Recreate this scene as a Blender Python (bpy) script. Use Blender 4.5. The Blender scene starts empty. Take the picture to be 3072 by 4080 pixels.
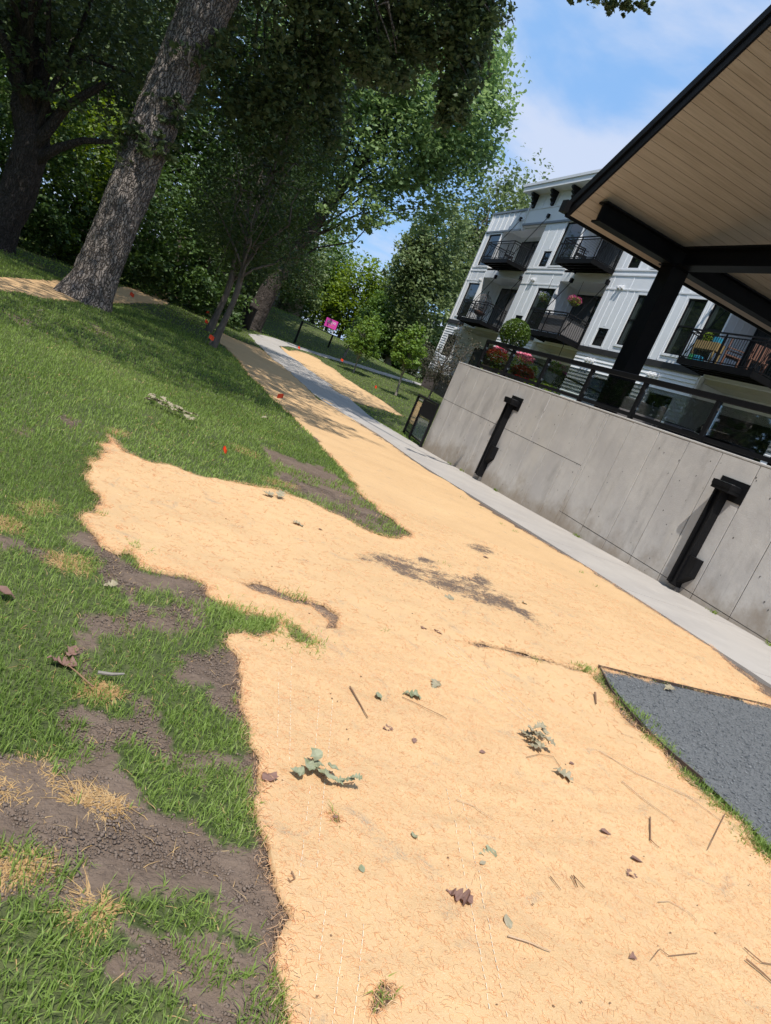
import bpy, bmesh, math, random
import numpy as np
from mathutils import Matrix, Vector
from mathutils.geometry import delaunay_2d_cdt
random.seed(7); RNG = np.random.default_rng(11)
SC = bpy.context.scene
COL = SC.collection
PI = math.pi
# ------------------------------------------------------------------ camera
ROLL, PITCH, YAW, FPX = math.radians(-23.4), math.radians(11.07), math.radians(22.75), 2870.0
PW, PH = 3072, 4080
EYE = np.array([0, 0, 1.5])
Fh = np.array([math.sin(YAW), math.cos(YAW), 0]); R0 = np.array([math.cos(YAW), -math.sin(YAW), 0])
FW = Fh*math.cos(PITCH) + np.array([0, 0, -math.sin(PITCH)]); U0 = np.cross(R0, FW)
RT = math.cos(ROLL)*R0 - math.sin(ROLL)*U0; UP = math.cos(ROLL)*U0 + math.sin(ROLL)*R0
cam = bpy.data.cameras.new('camera'); camo = bpy.data.objects.new('camera', cam); COL.objects.link(camo)
m = Matrix.Identity(4)
for i in range(3):
    m[i][0], m[i][1], m[i][2], m[i][3] = RT[i], UP[i], -FW[i], EYE[i]
camo.matrix_world = m
cam.sensor_fit = 'HORIZONTAL'; cam.sensor_width = 36; cam.lens = 36*FPX/PW
cam.clip_start = 0.05; cam.clip_end = 2000
SC.camera = camo
# ------------------------------------------------------------------ light
SUN = Vector((-.19, -.35, .72)).normalized()
SUN_EL = math.asin(SUN.z); SUN_ROT = math.atan2(SUN.x, SUN.y) % (2*PI)
sl = bpy.data.lights.new('sun', 'SUN'); sl.energy = 4.1; sl.angle = math.radians(.53); sl.color = (1, .95, .88)
so = bpy.data.objects.new('sun', sl); so.rotation_euler = SUN.to_track_quat('Z', 'Y').to_euler(); COL.objects.link(so)
W = bpy.data.worlds.new('World'); SC.world = W; W.use_nodes = True
nt = W.node_tree; N = nt.nodes; L = nt.links
bg = N['Background']
sky = N.new('ShaderNodeTexSky'); sky.sky_type = 'NISHITA'; sky.sun_disc = False
sky.sun_elevation = SUN_EL; sky.sun_rotation = SUN_ROT; sky.air_density = 1.15; sky.dust_density = .35; sky.ozone_density = 2.4
tc = N.new('ShaderNodeTexCoord'); sep = N.new('ShaderNodeSeparateXYZ'); L.new(tc.outputs['Generated'], sep.inputs[0])
zc = N.new('ShaderNodeMath'); zc.operation = 'MAXIMUM'; L.new(sep.outputs[2], zc.inputs[0]); zc.inputs[1].default_value = .02
za = N.new('ShaderNodeMath'); za.operation = 'ADD'; L.new(zc.outputs[0], za.inputs[0]); za.inputs[1].default_value = .22
dx = N.new('ShaderNodeMath'); dx.operation = 'DIVIDE'; L.new(sep.outputs[0], dx.inputs[0]); L.new(za.outputs[0], dx.inputs[1])
dy = N.new('ShaderNodeMath'); dy.operation = 'DIVIDE'; L.new(sep.outputs[1], dy.inputs[0]); L.new(za.outputs[0], dy.inputs[1])
cmb = N.new('ShaderNodeCombineXYZ'); L.new(dx.outputs[0], cmb.inputs[0]); L.new(dy.outputs[0], cmb.inputs[1]); cmb.inputs[2].default_value = 21.9
cn = N.new('ShaderNodeTexNoise'); L.new(cmb.outputs[0], cn.inputs['Vector']); cn.inputs['Scale'].default_value = 1.6; cn.inputs['Detail'].default_value = 7; cn.inputs['Roughness'].default_value = .52; cn.inputs['Distortion'].default_value = .25
cr = N.new('ShaderNodeMapRange'); cr.interpolation_type = 'SMOOTHSTEP'; L.new(cn.outputs['Fac'], cr.inputs['Value']); cr.inputs['From Min'].default_value = .42; cr.inputs['From Max'].default_value = .60; cr.inputs['To Max'].default_value = .8
mx = N.new('ShaderNodeMix'); mx.data_type = 'RGBA'; hz = N.new('ShaderNodeMix'); hz.data_type = 'RGBA'; hz.inputs['Factor'].default_value = .80; L.new(sky.outputs[0], hz.inputs['A']); hz.inputs['B'].default_value = (1.75, 3.3, 5.9, 1)
L.new(cr.outputs[0], mx.inputs['Factor']); L.new(hz.outputs['Result'], mx.inputs['A']); mx.inputs['B'].default_value = (4.3, 4.7, 5.7, 1)
L.new(mx.outputs['Result'], bg.inputs['Color']); bg.inputs['Strength'].default_value = .14
SC.view_settings.view_transform = 'Standard'; SC.view_settings.look = 'None'; SC.view_settings.exposure = 0.24; SC.view_settings.gamma = 1
SC.cycles.max_bounces = 6; SC.cycles.transparent_max_bounces = 12; SC.cycles.use_denoising = True
SC.cycles.diffuse_bounces = 4; SC.cycles.glossy_bounces = 3

# ------------------------------------------------------------------ helpers
def fnoise(x, y, z=0.0, seed=0):
    x = np.asarray(x, float); y = np.asarray(y, float); z = np.asarray(z, float)+np.zeros_like(x)
    xi, yi, zi = np.floor(x).astype(np.int64), np.floor(y).astype(np.int64), np.floor(z).astype(np.int64)
    fx, fy, fz = x-xi, y-yi, z-zi
    fx, fy, fz = fx*fx*(3-2*fx), fy*fy*(3-2*fy), fz*fz*(3-2*fz)
    def h(a, b, c):
        n = (a*73856093) ^ (b*19349663) ^ (c*83492791) ^ (seed*2654435)
        n = (n ^ (n >> 13))*1274126177 & 0x7fffffff
        n = (n ^ (n >> 15))*668265263 & 0x7fffffff
        return ((n >> 7) & 0xffff)/65535.0
    r = 0
    for a in (0, 1):
        for b in (0, 1):
            for c in (0, 1):
                r = r + h(xi+a, yi+b, zi+c)*(fx if a else 1-fx)*(fy if b else 1-fy)*(fz if c else 1-fz)
    return r*2-1
def fbm(x, y, z=0.0, oct=4, seed=0):
    r = 0; a = 1; s = 0
    for o in range(oct):
        r = r + a*fnoise(np.asarray(x)*2**o, np.asarray(y)*2**o, np.asarray(z)*2**o, seed+o*7); s += a; a *= .5
    return r/s
def smooth(t): t = np.clip(t, 0, 1); return t*t*(3-2*t)
def setp(o, **k):
    for a, b in k.items():
        if b is not None: o[a] = b
    return o
def thing(name, label, cat, loc=(0, 0, 0), group=None, kind=None):
    o = bpy.data.objects.new(name, None); o.location = loc; COL.objects.link(o); o.empty_display_size = .2
    return setp(o, label=label, category=cat, group=group, kind=kind)
def wloc(o):
    v = Vector((0, 0, 0))
    while o is not None: v += o.location; o = o.parent
    return np.array(v)
def mesh(name, V, Fc, mat=None, smooth_=False, attrs=None):
    me = bpy.data.meshes.new(name)
    V = np.asarray(V, dtype=np.float32)
    if isinstance(Fc, np.ndarray):
        k = Fc.shape[1]; n = len(Fc)
        me.vertices.add(len(V)); me.vertices.foreach_set('co', V.ravel())
        me.loops.add(n*k); me.loops.foreach_set('vertex_index', Fc.astype(np.int32).ravel())
        me.polygons.add(n); me.polygons.foreach_set('loop_start', np.arange(0, n*k, k, dtype=np.int32))
        me.update(calc_edges=True)
    else:
        me.from_pydata([tuple(v) for v in V.tolist()], [], Fc); me.update()
    me.polygons.foreach_set('use_smooth', np.full(len(me.polygons), bool(smooth_)))
    for an, av in (attrs or {}).items():
        at = me.attributes.new(an, 'FLOAT', 'POINT'); at.data.foreach_set('value', np.asarray(av, dtype=np.float32))
    if mat: me.materials.append(mat)
    return me
def obj(name, V, Fc, mat, parent=None, smooth_=False, attrs=None, **props):
    V = np.asarray(V, float)
    if parent is not None: V = V - wloc(parent)
    o = bpy.data.objects.new(name, mesh(name, V, Fc, mat, smooth_, attrs)); COL.objects.link(o)
    if parent is not None: o.parent = parent
    return setp(o, **props)
def inst(name, me, loc, parent=None, rz=0, rx=0, scale=None, **props):
    """an object of its own on shared mesh data"""
    o = bpy.data.objects.new(name, me); COL.objects.link(o)
    if parent is not None:
        o.parent = parent; loc = np.array(loc)-wloc(parent)
    o.location = loc; o.rotation_euler = (rx, 0, rz)
    if scale is not None: o.scale = scale
    return setp(o, **props)
class MB:
    def __init__(s): s.v = []; s.f = []
    def add(s, V, Fc):
        b = len(s.v); s.v += [tuple(map(float, v)) for v in V]; s.f += [tuple(i+b for i in f) for f in Fc]; return s
    def box(s, x0, x1, y0, y1, z0, z1, bev=0):
        if bev <= 0:
            V = [(x0,y0,z0),(x1,y0,z0),(x1,y1,z0),(x0,y1,z0),(x0,y0,z1),(x1,y0,z1),(x1,y1,z1),(x0,y1,z1)]
            return s.add(V, [(0,3,2,1),(4,5,6,7),(0,1,5,4),(1,2,6,5),(2,3,7,6),(3,0,4,7)])
        b = min(bev, (x1-x0)*.45, (y1-y0)*.45, (z1-z0)*.45)
        bm = bmesh.new(); bmesh.ops.create_cube(bm, size=1)
        for v in bm.verts: v.co = Vector(((x0+x1)/2+v.co.x*(x1-x0), (y0+y1)/2+v.co.y*(y1-y0), (z0+z1)/2+v.co.z*(z1-z0)))
        bmesh.ops.bevel(bm, geom=bm.edges[:], offset=b, segments=1, affect='EDGES')
        bm.verts.index_update(); s.add([v.co for v in bm.verts], [tuple(v.index for v in f.verts) for f in bm.faces]); bm.free(); return s
    def bar(s, a, b, w, h=None):
        """rectangular bar from a to b"""
        h = h or w; a = Vector(a); b = Vector(b); d = (b-a).normalized()
        up = Vector((0, 0, 1)) if abs(d.z) < .95 else Vector((1, 0, 0))
        x = d.cross(up).normalized()*w/2; y = x.cross(d).normalized()*h/2
        V = [a-x-y, a+x-y, a+x+y, a-x+y, b-x-y, b+x-y, b+x+y, b-x+y]
        return s.add(V, [(0,3,2,1),(4,5,6,7),(0,1,5,4),(1,2,6,5),(2,3,7,6),(3,0,4,7)])
    def tube(s, pts, rad, n=8, cap=True):
        pts = [Vector(p) for p in pts]; V = []; Fc = []
        if not hasattr(rad, '__len__'): rad = [rad]*len(pts)
        ref = Vector((.123, .95, .21)).normalized()
        for i, p in enumerate(pts):
            d = (pts[min(i+1, len(pts)-1)]-pts[max(i-1, 0)]).normalized()
            x = d.cross(ref)
            if x.length < .2: x = d.cross(Vector((1, 0, 0)))
            x.normalize(); y = d.cross(x)
            for k in range(n):
                a = 2*PI*k/n; V.append(p+(x*math.cos(a)+y*math.sin(a))*rad[i])
        for i in range(len(pts)-1):
            for k in range(n):
                a = i*n+k; b = i*n+(k+1) % n; Fc.append((a, b, b+n, a+n))
        if cap: Fc += [tuple(range(n))[::-1], tuple(range((len(pts)-1)*n, len(pts)*n))]
        return s.add(V, Fc)
    def lathe(s, prof, c, n=16):
        V = []; Fc = []
        for r, z in prof:
            for k in range(n): V.append((c[0]+r*math.cos(2*PI*k/n), c[1]+r*math.sin(2*PI*k/n), c[2]+z))
        for i in range(len(prof)-1):
            for k in range(n): a = i*n+k; b = i*n+(k+1) % n; Fc.append((a, b, b+n, a+n))
        Fc += [tuple(range(n))[::-1], tuple(range((len(prof)-1)*n, len(prof)*n))]
        return s.add(V, Fc)
    def build(s, name, mat, parent=None, smooth_=False, **p): return obj(name, s.v, s.f, mat, parent, smooth_, **p)
def BX(name, mat, parent, *a, bev=0, **p): return MB().box(*a, bev=bev).build(name, mat, parent, **p)

# ------------------------------------------------------------------ materials
def newmat(name):
    mt = bpy.data.materials.new(name); mt.use_nodes = True
    return mt, mt.node_tree.nodes, mt.node_tree.links, mt.node_tree.nodes['Principled BSDF']
def noise_node(N, L, pos, scale, detail=4, rough=.55, stretch=None, dist=0):
    n = N.new('ShaderNodeTexNoise'); n.inputs['Scale'].default_value = scale; n.inputs['Detail'].default_value = detail
    n.inputs['Roughness'].default_value = rough; n.inputs['Distortion'].default_value = dist
    if stretch:
        mp = N.new('ShaderNodeMapping'); mp.inputs['Scale'].default_value = stretch; L.new(pos, mp.inputs['Vector']); pos = mp.outputs[0]
    L.new(pos, n.inputs['Vector']); return n
def ramp(N, L, src, lo, hi, tmin=0, tmax=1):
    r = N.new('ShaderNodeMapRange'); r.interpolation_type = 'SMOOTHSTEP'; L.new(src, r.inputs['Value'])
    r.inputs['From Min'].default_value = lo; r.inputs['From Max'].default_value = hi; r.inputs['To Min'].default_value = tmin; r.inputs['To Max'].default_value = tmax
    return r.outputs[0]
def mixc(N, L, fac, a, b):
    m_ = N.new('ShaderNodeMix'); m_.data_type = 'RGBA'
    if isinstance(fac, (int, float)): m_.inputs['Factor'].default_value = fac
    else: L.new(fac, m_.inputs['Factor'])
    for k, v in (('A', a), ('B', b)):
        if isinstance(v, tuple): m_.inputs[k].default_value = (*v[:3], 1)
        else: L.new(v, m_.inputs[k])
    return m_.outputs['Result']
def surf(name, base, var, scale=3.0, rough=.7, layers=(), bump=(), spec=.5, metal=0, stretch=None):
    """base/var mixed by noise, extra (colour, scale, lo, hi, amount, stretch) layers, bump list of (scale, dist, stretch)"""
    mt, N, L, P = newmat(name)
    g = N.new('ShaderNodeNewGeometry').outputs['Position']
    n = noise_node(N, L, g, scale, 5, .6, stretch)
    c = mixc(N, L, ramp(N, L, n.outputs['Fac'], .3, .7), base, var)
    for (lc, ls, lo, hi, am, st) in layers:
        n2 = noise_node(N, L, g, ls, 4, .6, st)
        c = mixc(N, L, ramp(N, L, n2.outputs['Fac'], lo, hi, 0, am), c, lc)
    L.new(c, P.inputs['Base Color']); P.inputs['Roughness'].default_value = rough
    P.inputs['Specular IOR Level'].default_value = spec; P.inputs['Metallic'].default_value = metal
    prev = None
    for (bs, bd, st) in bump:
        n3 = noise_node(N, L, g, bs, 4, .6, st)
        b = N.new('ShaderNodeBump'); b.inputs['Strength'].default_value = 1; b.inputs['Distance'].default_value = bd
        L.new(n3.outputs['Fac'], b.inputs['Height'])
        if prev: L.new(prev, b.inputs['Normal'])
        prev = b.outputs[0]
    if prev: L.new(prev, P.inputs['Normal'])
    return mt
def leafmat(name, cols, transl=.35, rough=.5):
    """two-sided leaf: diffuse/gloss plus light passing through; colour varies per leaf by attribute 'tone'"""
    mt, N, L, P = newmat(name)
    at = N.new('ShaderNodeAttribute'); at.attribute_name = 'tone'
    cr = N.new('ShaderNodeValToRGB'); L.new(at.outputs['Fac'], cr.inputs[0])
    while len(cr.color_ramp.elements) < len(cols): cr.color_ramp.elements.new(.5)
    for i, c in enumerate(cols):
        cr.color_ramp.elements[i].position = i/(len(cols)-1); cr.color_ramp.elements[i].color = (*c, 1)
    L.new(cr.outputs[0], P.inputs['Base Color']); P.inputs['Roughness'].default_value = rough; P.inputs['Specular IOR Level'].default_value = .35
    tr = N.new('ShaderNodeBsdfTranslucent')
    hs = N.new('ShaderNodeHueSaturation'); hs.inputs['Hue'].default_value = .485; hs.inputs['Saturation'].default_value = 1.15; hs.inputs['Value'].default_value = 1.5
    L.new(cr.outputs[0], hs.inputs['Color']); L.new(hs.outputs[0], tr.inputs['Color'])
    ms = N.new('ShaderNodeMixShader'); ms.inputs[0].default_value = transl
    L.new(P.outputs[0], ms.inputs[1]); L.new(tr.outputs[0], ms.inputs[2]); L.new(ms.outputs[0], N['Material Output'].inputs['Surface'])
    return mt
M = {}
M['black'] = surf('black_powder_coat', (.006, .006, .007), (.009, .009, .010), 30, .5, bump=((220, .0004, None),), spec=.18)
M['steel'] = surf('black_painted_steel', (.005, .005, .006), (.008, .008, .008), 5, .55, layers=(((.014, .013, .013), 2.2, .6, .8, .4, (1, 1, .3)),), bump=((60, .0008, None),), spec=.1)
M['white'] = surf('white_siding', (.83, .85, .87), (.79, .81, .835), .8, .55, layers=(((.62, .64, .66), 1.6, .62, .85, .35, (1, 1, .25)),), bump=((25, .0012, (1, 1, .3)),))
M['trim'] = surf('white_trim', (.80, .81, .82), (.75, .76, .78), 2, .5, bump=((40, .0006, None),))
M['greyroof'] = surf('metal_cap', (.10, .12, .13), (.13, .15, .16), 2, .4)
M['band'] = surf('dark_band', (.022, .022, .024), (.034, .033, .034), 3, .6)
M['inner_shade'] = surf('painted_inner_shade', (.03, .03, .033), (.045, .043, .04), 2, .8)
M['cream'] = surf('cream_panel', (.52, .50, .43), (.47, .45, .38), 1.5, .6)
M['brick'] = surf('brown_masonry', (.11, .085, .075), (.14, .11, .10), 4, .9, bump=((30, .004, None),))
M['concwall'] = surf('cast_concrete', (.56, .53, .49), (.46, .435, .41), 1.6, .85,
    layers=(((.34, .32, .30), 3.0, .50, .76, .8, (1, 1, .35)), ((.55, .51, .44), 1.1, .55, .75, .5, (1, 1, .3)), ((.20, .19, .18), 60, .66, .74, .55, None), ((.12, .115, .11), 22, .735, .76, .9, None)),
    bump=((9, .004, None), (70, .0022, None)))
def base_stain(mt):
    N, L = mt.node_tree.nodes, mt.node_tree.links; P = N['Principled BSDF']
    g = N.new('ShaderNodeNewGeometry').outputs['Position']; sp = N.new('ShaderNodeSeparateXYZ'); L.new(g, sp.inputs[0])
    n = noise_node(N, L, g, 1.7, 5, .7); a = N.new('ShaderNodeMath'); a.operation = 'MULTIPLY_ADD'; L.new(n.outputs['Fac'], a.inputs[0]); a.inputs[1].default_value = -1.5; L.new(sp.outputs[2], a.inputs[2])
    b = N.new('ShaderNodeMath'); b.operation = 'MULTIPLY_ADD'; L.new(sp.outputs[1], b.inputs[0]); b.inputs[1].default_value = .035; L.new(a.outputs[0], b.inputs[2])
    f = ramp(N, L, b.outputs[0], -.35, .25, .75, 0); src = P.inputs['Base Color'].links[0].from_socket
    c = mixc(N, L, f, src, (.27, .215, .155))
    st = noise_node(N, L, g, 1.0, 5, .7, (1, 5, .55)); c = mixc(N, L, ramp(N, L, st.outputs['Fac'], .55, .75, 0, .35), c, (.30, .28, .255))
    L.new(c, P.inputs['Base Color'])
base_stain(M['concwall'])
M['concjoint'] = surf('concrete_joint', (.10, .095, .09), (.15, .14, .13), 14, .95, bump=((60, .004, None),))
M['concwalk'] = surf('sidewalk_concrete', (.44, .405, .365), (.38, .35, .32), 1.3, .88,
    layers=(((.31, .275, .235), 1.4, .55, .8, .5, None), ((.24, .22, .20), 45, .68, .76, .5, None), ((.50, .47, .43), 5, .5, .8, .4, None)),
    bump=((150, .0012, None),))
M['gravel'] = surf('bound_slate_grit', (.105, .110, .112), (.18, .185, .185), 70, .9,
    layers=(((.20, .215, .22), 120, .62, .7, .8, None), ((.028, .03, .034), 95, .60, .72, .8, None) ), bump=((170, .005, None), (300, .003, None)))
M['pebble'] = surf('grit_stone', (.075, .085, .095), (.26, .27, .27), 42, .85)
M['soil'] = surf('soil', (.078, .058, .048), (.115, .087, .073), 7, .97,
    layers=(((.14, .105, .085), 30, .55, .75, .6, None), ((.045, .034, .029), 55, .58, .72, .7, None)), bump=((14, .02, None), (60, .012, None), (190, .004, None)))
M['clod'] = surf('clods', (.16, .118, .09), (.21, .158, .122), 20, .97, bump=((150, .002, None),))
M['wood'] = None
M['edging'] = surf('steel_edging', (.05, .035, .028), (.09, .055, .04), 12, .8, bump=((80, .001, None),))
M['planter'] = surf('brown_planter', (.075, .052, .045), (.095, .068, .058), 6, .6, bump=((30, .002, (1, 1, 4)),))
M['whitepot'] = surf('white_plastic', (.7, .71, .72), (.62, .63, .65), 10, .4)
M['flag'] = surf('orange_marker_flag', (.85, .085, .02), (.78, .06, .015), 30, .5)
M['wire'] = surf('flag_wire', (.3, .3, .3), (.25, .24, .23), 20, .4, metal=.6)
M['pink'] = surf('magenta_sign', (.80, .07, .46), (.76, .06, .43), 6, .5)
M['signtext'] = surf('pale_lettering', (.85, .62, .75), (.8, .58, .7), 6, .6)
M['signtext2'] = surf('salmon_lettering', (.80, .20, .28), (.74, .17, .25), 6, .6)
M['rug'] = surf('grey_fabric', (.13, .125, .125), (.17, .16, .16), 20, .95, bump=((80, .004, None),))
M['browncushion'] = surf('brown_wood_slats', (.12, .05, .03), (.17, .08, .05), 12, .7)
M['yellow'] = surf('yellow_planks', (.32, .23, .10), (.27, .20, .09), 8, .7)
M['blue'] = surf('blue_plastic', (.04, .28, .42), (.03, .22, .36), 12, .4)
M['greenp'] = surf('green_plastic', (.05, .35, .12), (.04, .28, .1), 12, .4)
M['stainless'] = surf('stainless', (.45, .45, .45), (.38, .38, .38), 12, .25, metal=.9)
M['beigewall'] = surf('beige_house_wall', (.50, .36, .28), (.44, .32, .25), 3, .8)
M['bark'] = surf('oak_bark', (.36, .31, .27), (.24, .20, .17), 6, .95,
    layers=(((.40, .35, .30), 16, .5, .75, .6, (1, 1, .35)), ((.045, .036, .03), 22, .52, .68, .6, (1.4, 1.4, .22)), ((.17, .18, .14), 2.0, .6, .8, .3, None)), bump=((22, .03, (1, 1, .28)), (70, .008, (1, 1, .5))))
def bark_cracks(mt, sc=(13, 13, 3.2), dark=(.035, .027, .022), amt=.9, dist=.03):
    N, L = mt.node_tree.nodes, mt.node_tree.links; P = N['Principled BSDF']
    g = N.new('ShaderNodeNewGeometry').outputs['Position']
    w = noise_node(N, L, g, 3.5, 3, .6); wv = N.new('ShaderNodeVectorMath'); wv.operation = 'MULTIPLY_ADD'; L.new(w.outputs['Color'], wv.inputs[0]); wv.inputs[1].default_value = (.22, .22, .35); L.new(g, wv.inputs[2])
    mp = N.new('ShaderNodeMapping'); mp.inputs['Scale'].default_value = sc; L.new(wv.outputs[0], mp.inputs['Vector'])
    v = N.new('ShaderNodeTexVoronoi'); v.feature = 'DISTANCE_TO_EDGE'; v.inputs['Scale'].default_value = 1.6; L.new(mp.outputs[0], v.inputs['Vector'])
    f = ramp(N, L, v.outputs['Distance'], .0, .16, amt, 0)
    src = P.inputs['Base Color'].links[0].from_socket; c = mixc(N, L, f, src, dark); L.new(c, P.inputs['Base Color'])
    b = N.new('ShaderNodeBump'); b.inputs['Distance'].default_value = dist; L.new(ramp(N, L, v.outputs['Distance'], 0, .22), b.inputs['Height']); L.new(P.inputs['Normal'].links[0].from_socket, b.inputs['Normal']); L.new(b.outputs[0], P.inputs['Normal'])
bark_cracks(M['bark'])
M['bark2'] = surf('smooth_bark', (.16, .135, .11), (.11, .095, .08), 9, .9, layers=(((.23, .2, .17), 20, .5, .75, .5, (1, 1, .4)),), bump=((30, .008, (1, 1, .3)),))
M['barkdark'] = surf('shaded_oak_bark', (.10, .082, .07), (.065, .052, .045), 6, .95, bump=((22, .03, (1, 1, .28)),)); bark_cracks(M['barkdark'])  # darker copy of the oak bark, with crown shade put into its colour
M['barkpale'] = surf('pale_bark', (.30, .27, .235), (.21, .185, .16), 6, .9, layers=(((.08, .07, .06), 18, .58, .72, .6, (1, 1, .3)),), bump=((25, .012, (1, 1, .3)),))
G = lambda s, c: tuple(x*s for x in c)
OAK = (.085, .12, .052); MAP = (.19, .28, .115); BUSH = (.10, .175, .042); COT = (.16, .21, .09)
M['leaf_oak'] = leafmat('oak_leaf', [G(.6, OAK), OAK, G(1.25, OAK), (.11, .15, .055)], .22, .42)
M['leaf_maple'] = leafmat('maple_leaf', [G(.65, MAP), MAP, G(1.2, MAP), (.33, .42, .19)], .45, .5)
M['leaf_bush'] = leafmat('bush_leaf', [G(.55, BUSH), BUSH, G(1.3, BUSH), (.12, .20, .04)], .32, .5)
M['leaf_wood'] = leafmat('shaded_wood_leaf', [(.03, .055, .016), (.055, .10, .028), (.08, .14, .036), (.11, .18, .04)], .28, .5)  # the left wood's shade is put into this darker leaf colour
M['leaf_lime'] = leafmat('yellow_green_leaf', [(.10, .17, .03), (.17, .25, .04), (.25, .34, .05)], .4, .5)
M['leaf_cotton'] = leafmat('cottonwood_leaf', [G(.6, COT), COT, G(1.2, COT), (.20, .27, .13)], .34, .4)
M['leaf_ash'] = leafmat('ash_leaf', [(.025, .05, .017), (.045, .08, .024), (.08, .13, .03)], .35, .5)
M['leaf_young'] = leafmat('young_tree_leaf', [(.11, .19, .045), (.17, .27, .06), (.24, .36, .09)], .4, .5)
M['leaf_grey'] = leafmat('grey_green_leaf', [(.05, .06, .045), (.085, .09, .06), (.16, .11, .075)], .25, .6)
M['leaf_box'] = leafmat('boxwood_leaf', [(.03, .06, .012), (.08, .14, .02), (.15, .23, .035)], .25, .4)
M['leaf_dead'] = leafmat('dead_branches', [(.12, .10, .085), (.17, .15, .13), (.10, .11, .06)], .15, .9)
M['petal_red'] = leafmat('red_petals', [(.5, .03, .02), (.65, .06, .03), (.75, .12, .08)], .2, .5)
M['petal_pink'] = leafmat('pink_petals', [(.6, .12, .2), (.8, .28, .36), (.75, .2, .28)], .2, .5)
M['petal_magenta'] = leafmat('magenta_petals', [(.5, .02, .18), (.55, .05, .25), (.3, .35, .05)], .2, .5)
M['petal_white'] = leafmat('pale_petals', [(.6, .6, .65), (.4, .38, .55), (.25, .32, .1)], .2, .5)
M['grass'] = leafmat('grass_blade', [(.12, .18, .04), (.20, .29, .068), (.29, .40, .10), (.42, .47, .19)], .42, .5)
M['drygrass'] = leafmat('dry_grass', [(.42, .26, .11), (.55, .37, .17), (.62, .46, .25)], .25, .7)
M['straw'] = leafmat('wood_fibre', [(.62, .40, .22), (.72, .49, .28), (.86, .66, .43)], .45, .6)
M['dryleaf'] = leafmat('dried_leaf', [(.34, .29, .19), (.44, .38, .26), (.26, .25, .15)], .2, .7)
M['brownleaf'] = leafmat('brown_leaf', [(.22, .125, .095), (.33, .20, .155), (.26, .15, .12)], .3, .7)
M['greenleaf'] = leafmat('wilted_green_leaf', [(.27, .29, .17), (.37, .38, .25), (.22, .25, .12)], .2, .6)
M['twig'] = surf('twig', (.20, .11, .06), (.27, .16, .09), 40, .8)
M['paletwig'] = surf('pale_twig', (.55, .38, .24), (.45, .32, .2), 40, .7)

def wood_mat():
    mt, N, L, P = newmat('soffit_wood')
    g = N.new('ShaderNodeNewGeometry').outputs['Position']
    oi = N.new('ShaderNodeObjectInfo')
    n1 = noise_node(N, L, g, 1.0, 6, .65, (.5, 5, 6)); n2 = noise_node(N, L, g, 1.0, 4, .6, (1.6, 45, 50))
    c = mixc(N, L, ramp(N, L, n1.outputs['Fac'], .35, .7), (.62, .48, .34), (.50, .375, .255))
    c = mixc(N, L, ramp(N, L, n2.outputs['Fac'], .4, .7, 0, .45), c, (.34, .245, .17))
    c2 = mixc(N, L, ramp(N, L, oi.outputs['Random'], 0, 1, 0, .3), c, (.60, .47, .34))
    L.new(c2, P.inputs['Base Color']); P.inputs['Roughness'].default_value = .6
    return mt
M['wood'] = wood_mat()
def mat_material():
    mt, N, L, P = newmat('straw_blanket')
    g = N.new('ShaderNodeNewGeometry').outputs['Position']
    big = noise_node(N, L, g, 1.2, 4, .6); mid = noise_node(N, L, g, 14, 5, .65); fine = noise_node(N, L, g, 230, 4, .7, (1, .45, 1), .5); fin2 = noise_node(N, L, g, 330, 3, .7, (.4, 1, 1), .5)
    c = mixc(N, L, ramp(N, L, big.outputs['Fac'], .3, .7), (.655, .435, .228), (.60, .392, .203))
    c = mixc(N, L, ramp(N, L, mid.outputs['Fac'], .45, .8, 0, .6), c, (.60, .395, .225))
    c = mixc(N, L, ramp(N, L, fine.outputs['Fac'], .52, .72, 0, .5), c, (.54, .34, .185))
    c = mixc(N, L, ramp(N, L, fin2.outputs['Fac'], .56, .7, 0, .7), c, (.80, .60, .38))
    at = N.new('ShaderNodeAttribute'); at.attribute_name = 'wear'
    # worn spots: soil seen through gaps in the fibre
    thr = N.new('ShaderNodeMath'); thr.operation = 'MULTIPLY_ADD'; L.new(at.outputs['Fac'], thr.inputs[0]); thr.inputs[1].default_value = .68
    wn = noise_node(N, L, g, 34, 7, .78, None, .9); L.new(wn.outputs['Fac'], thr.inputs[2])
    c = mixc(N, L, ramp(N, L, thr.outputs[0], .78, .98, 0, .92), c, (.115, .088, .074))
    st = noise_node(N, L, g, 4.5, 5, .7, None, 1.0)
    sm = N.new('ShaderNodeMath'); sm.operation = 'MULTIPLY'; L.new(ramp(N, L, st.outputs['Fac'], .56, .70), sm.inputs[0]); L.new(ramp(N, L, fine.outputs['Fac'], .4, .6), sm.inputs[1])
    c = mixc(N, L, sm.outputs[0], c, (.40, .30, .20))
    L.new(c, P.inputs['Base Color']); P.inputs['Roughness'].default_value = .95; P.inputs['Specular IOR Level'].default_value = .1
    prev = None
    for nn, d in ((mid, .006), (fine, .0025), (fin2, .0015)):
        b = N.new('ShaderNodeBump'); b.inputs['Distance'].default_value = d; b.inputs['Strength'].default_value = .8
        L.new(nn.outputs['Fac'], b.inputs['Height'])
        if prev: L.new(prev, b.inputs['Normal'])
        prev = b.outputs[0]
    L.new(prev, P.inputs['Normal'])
    return mt
M['mat'] = mat_material()
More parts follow.
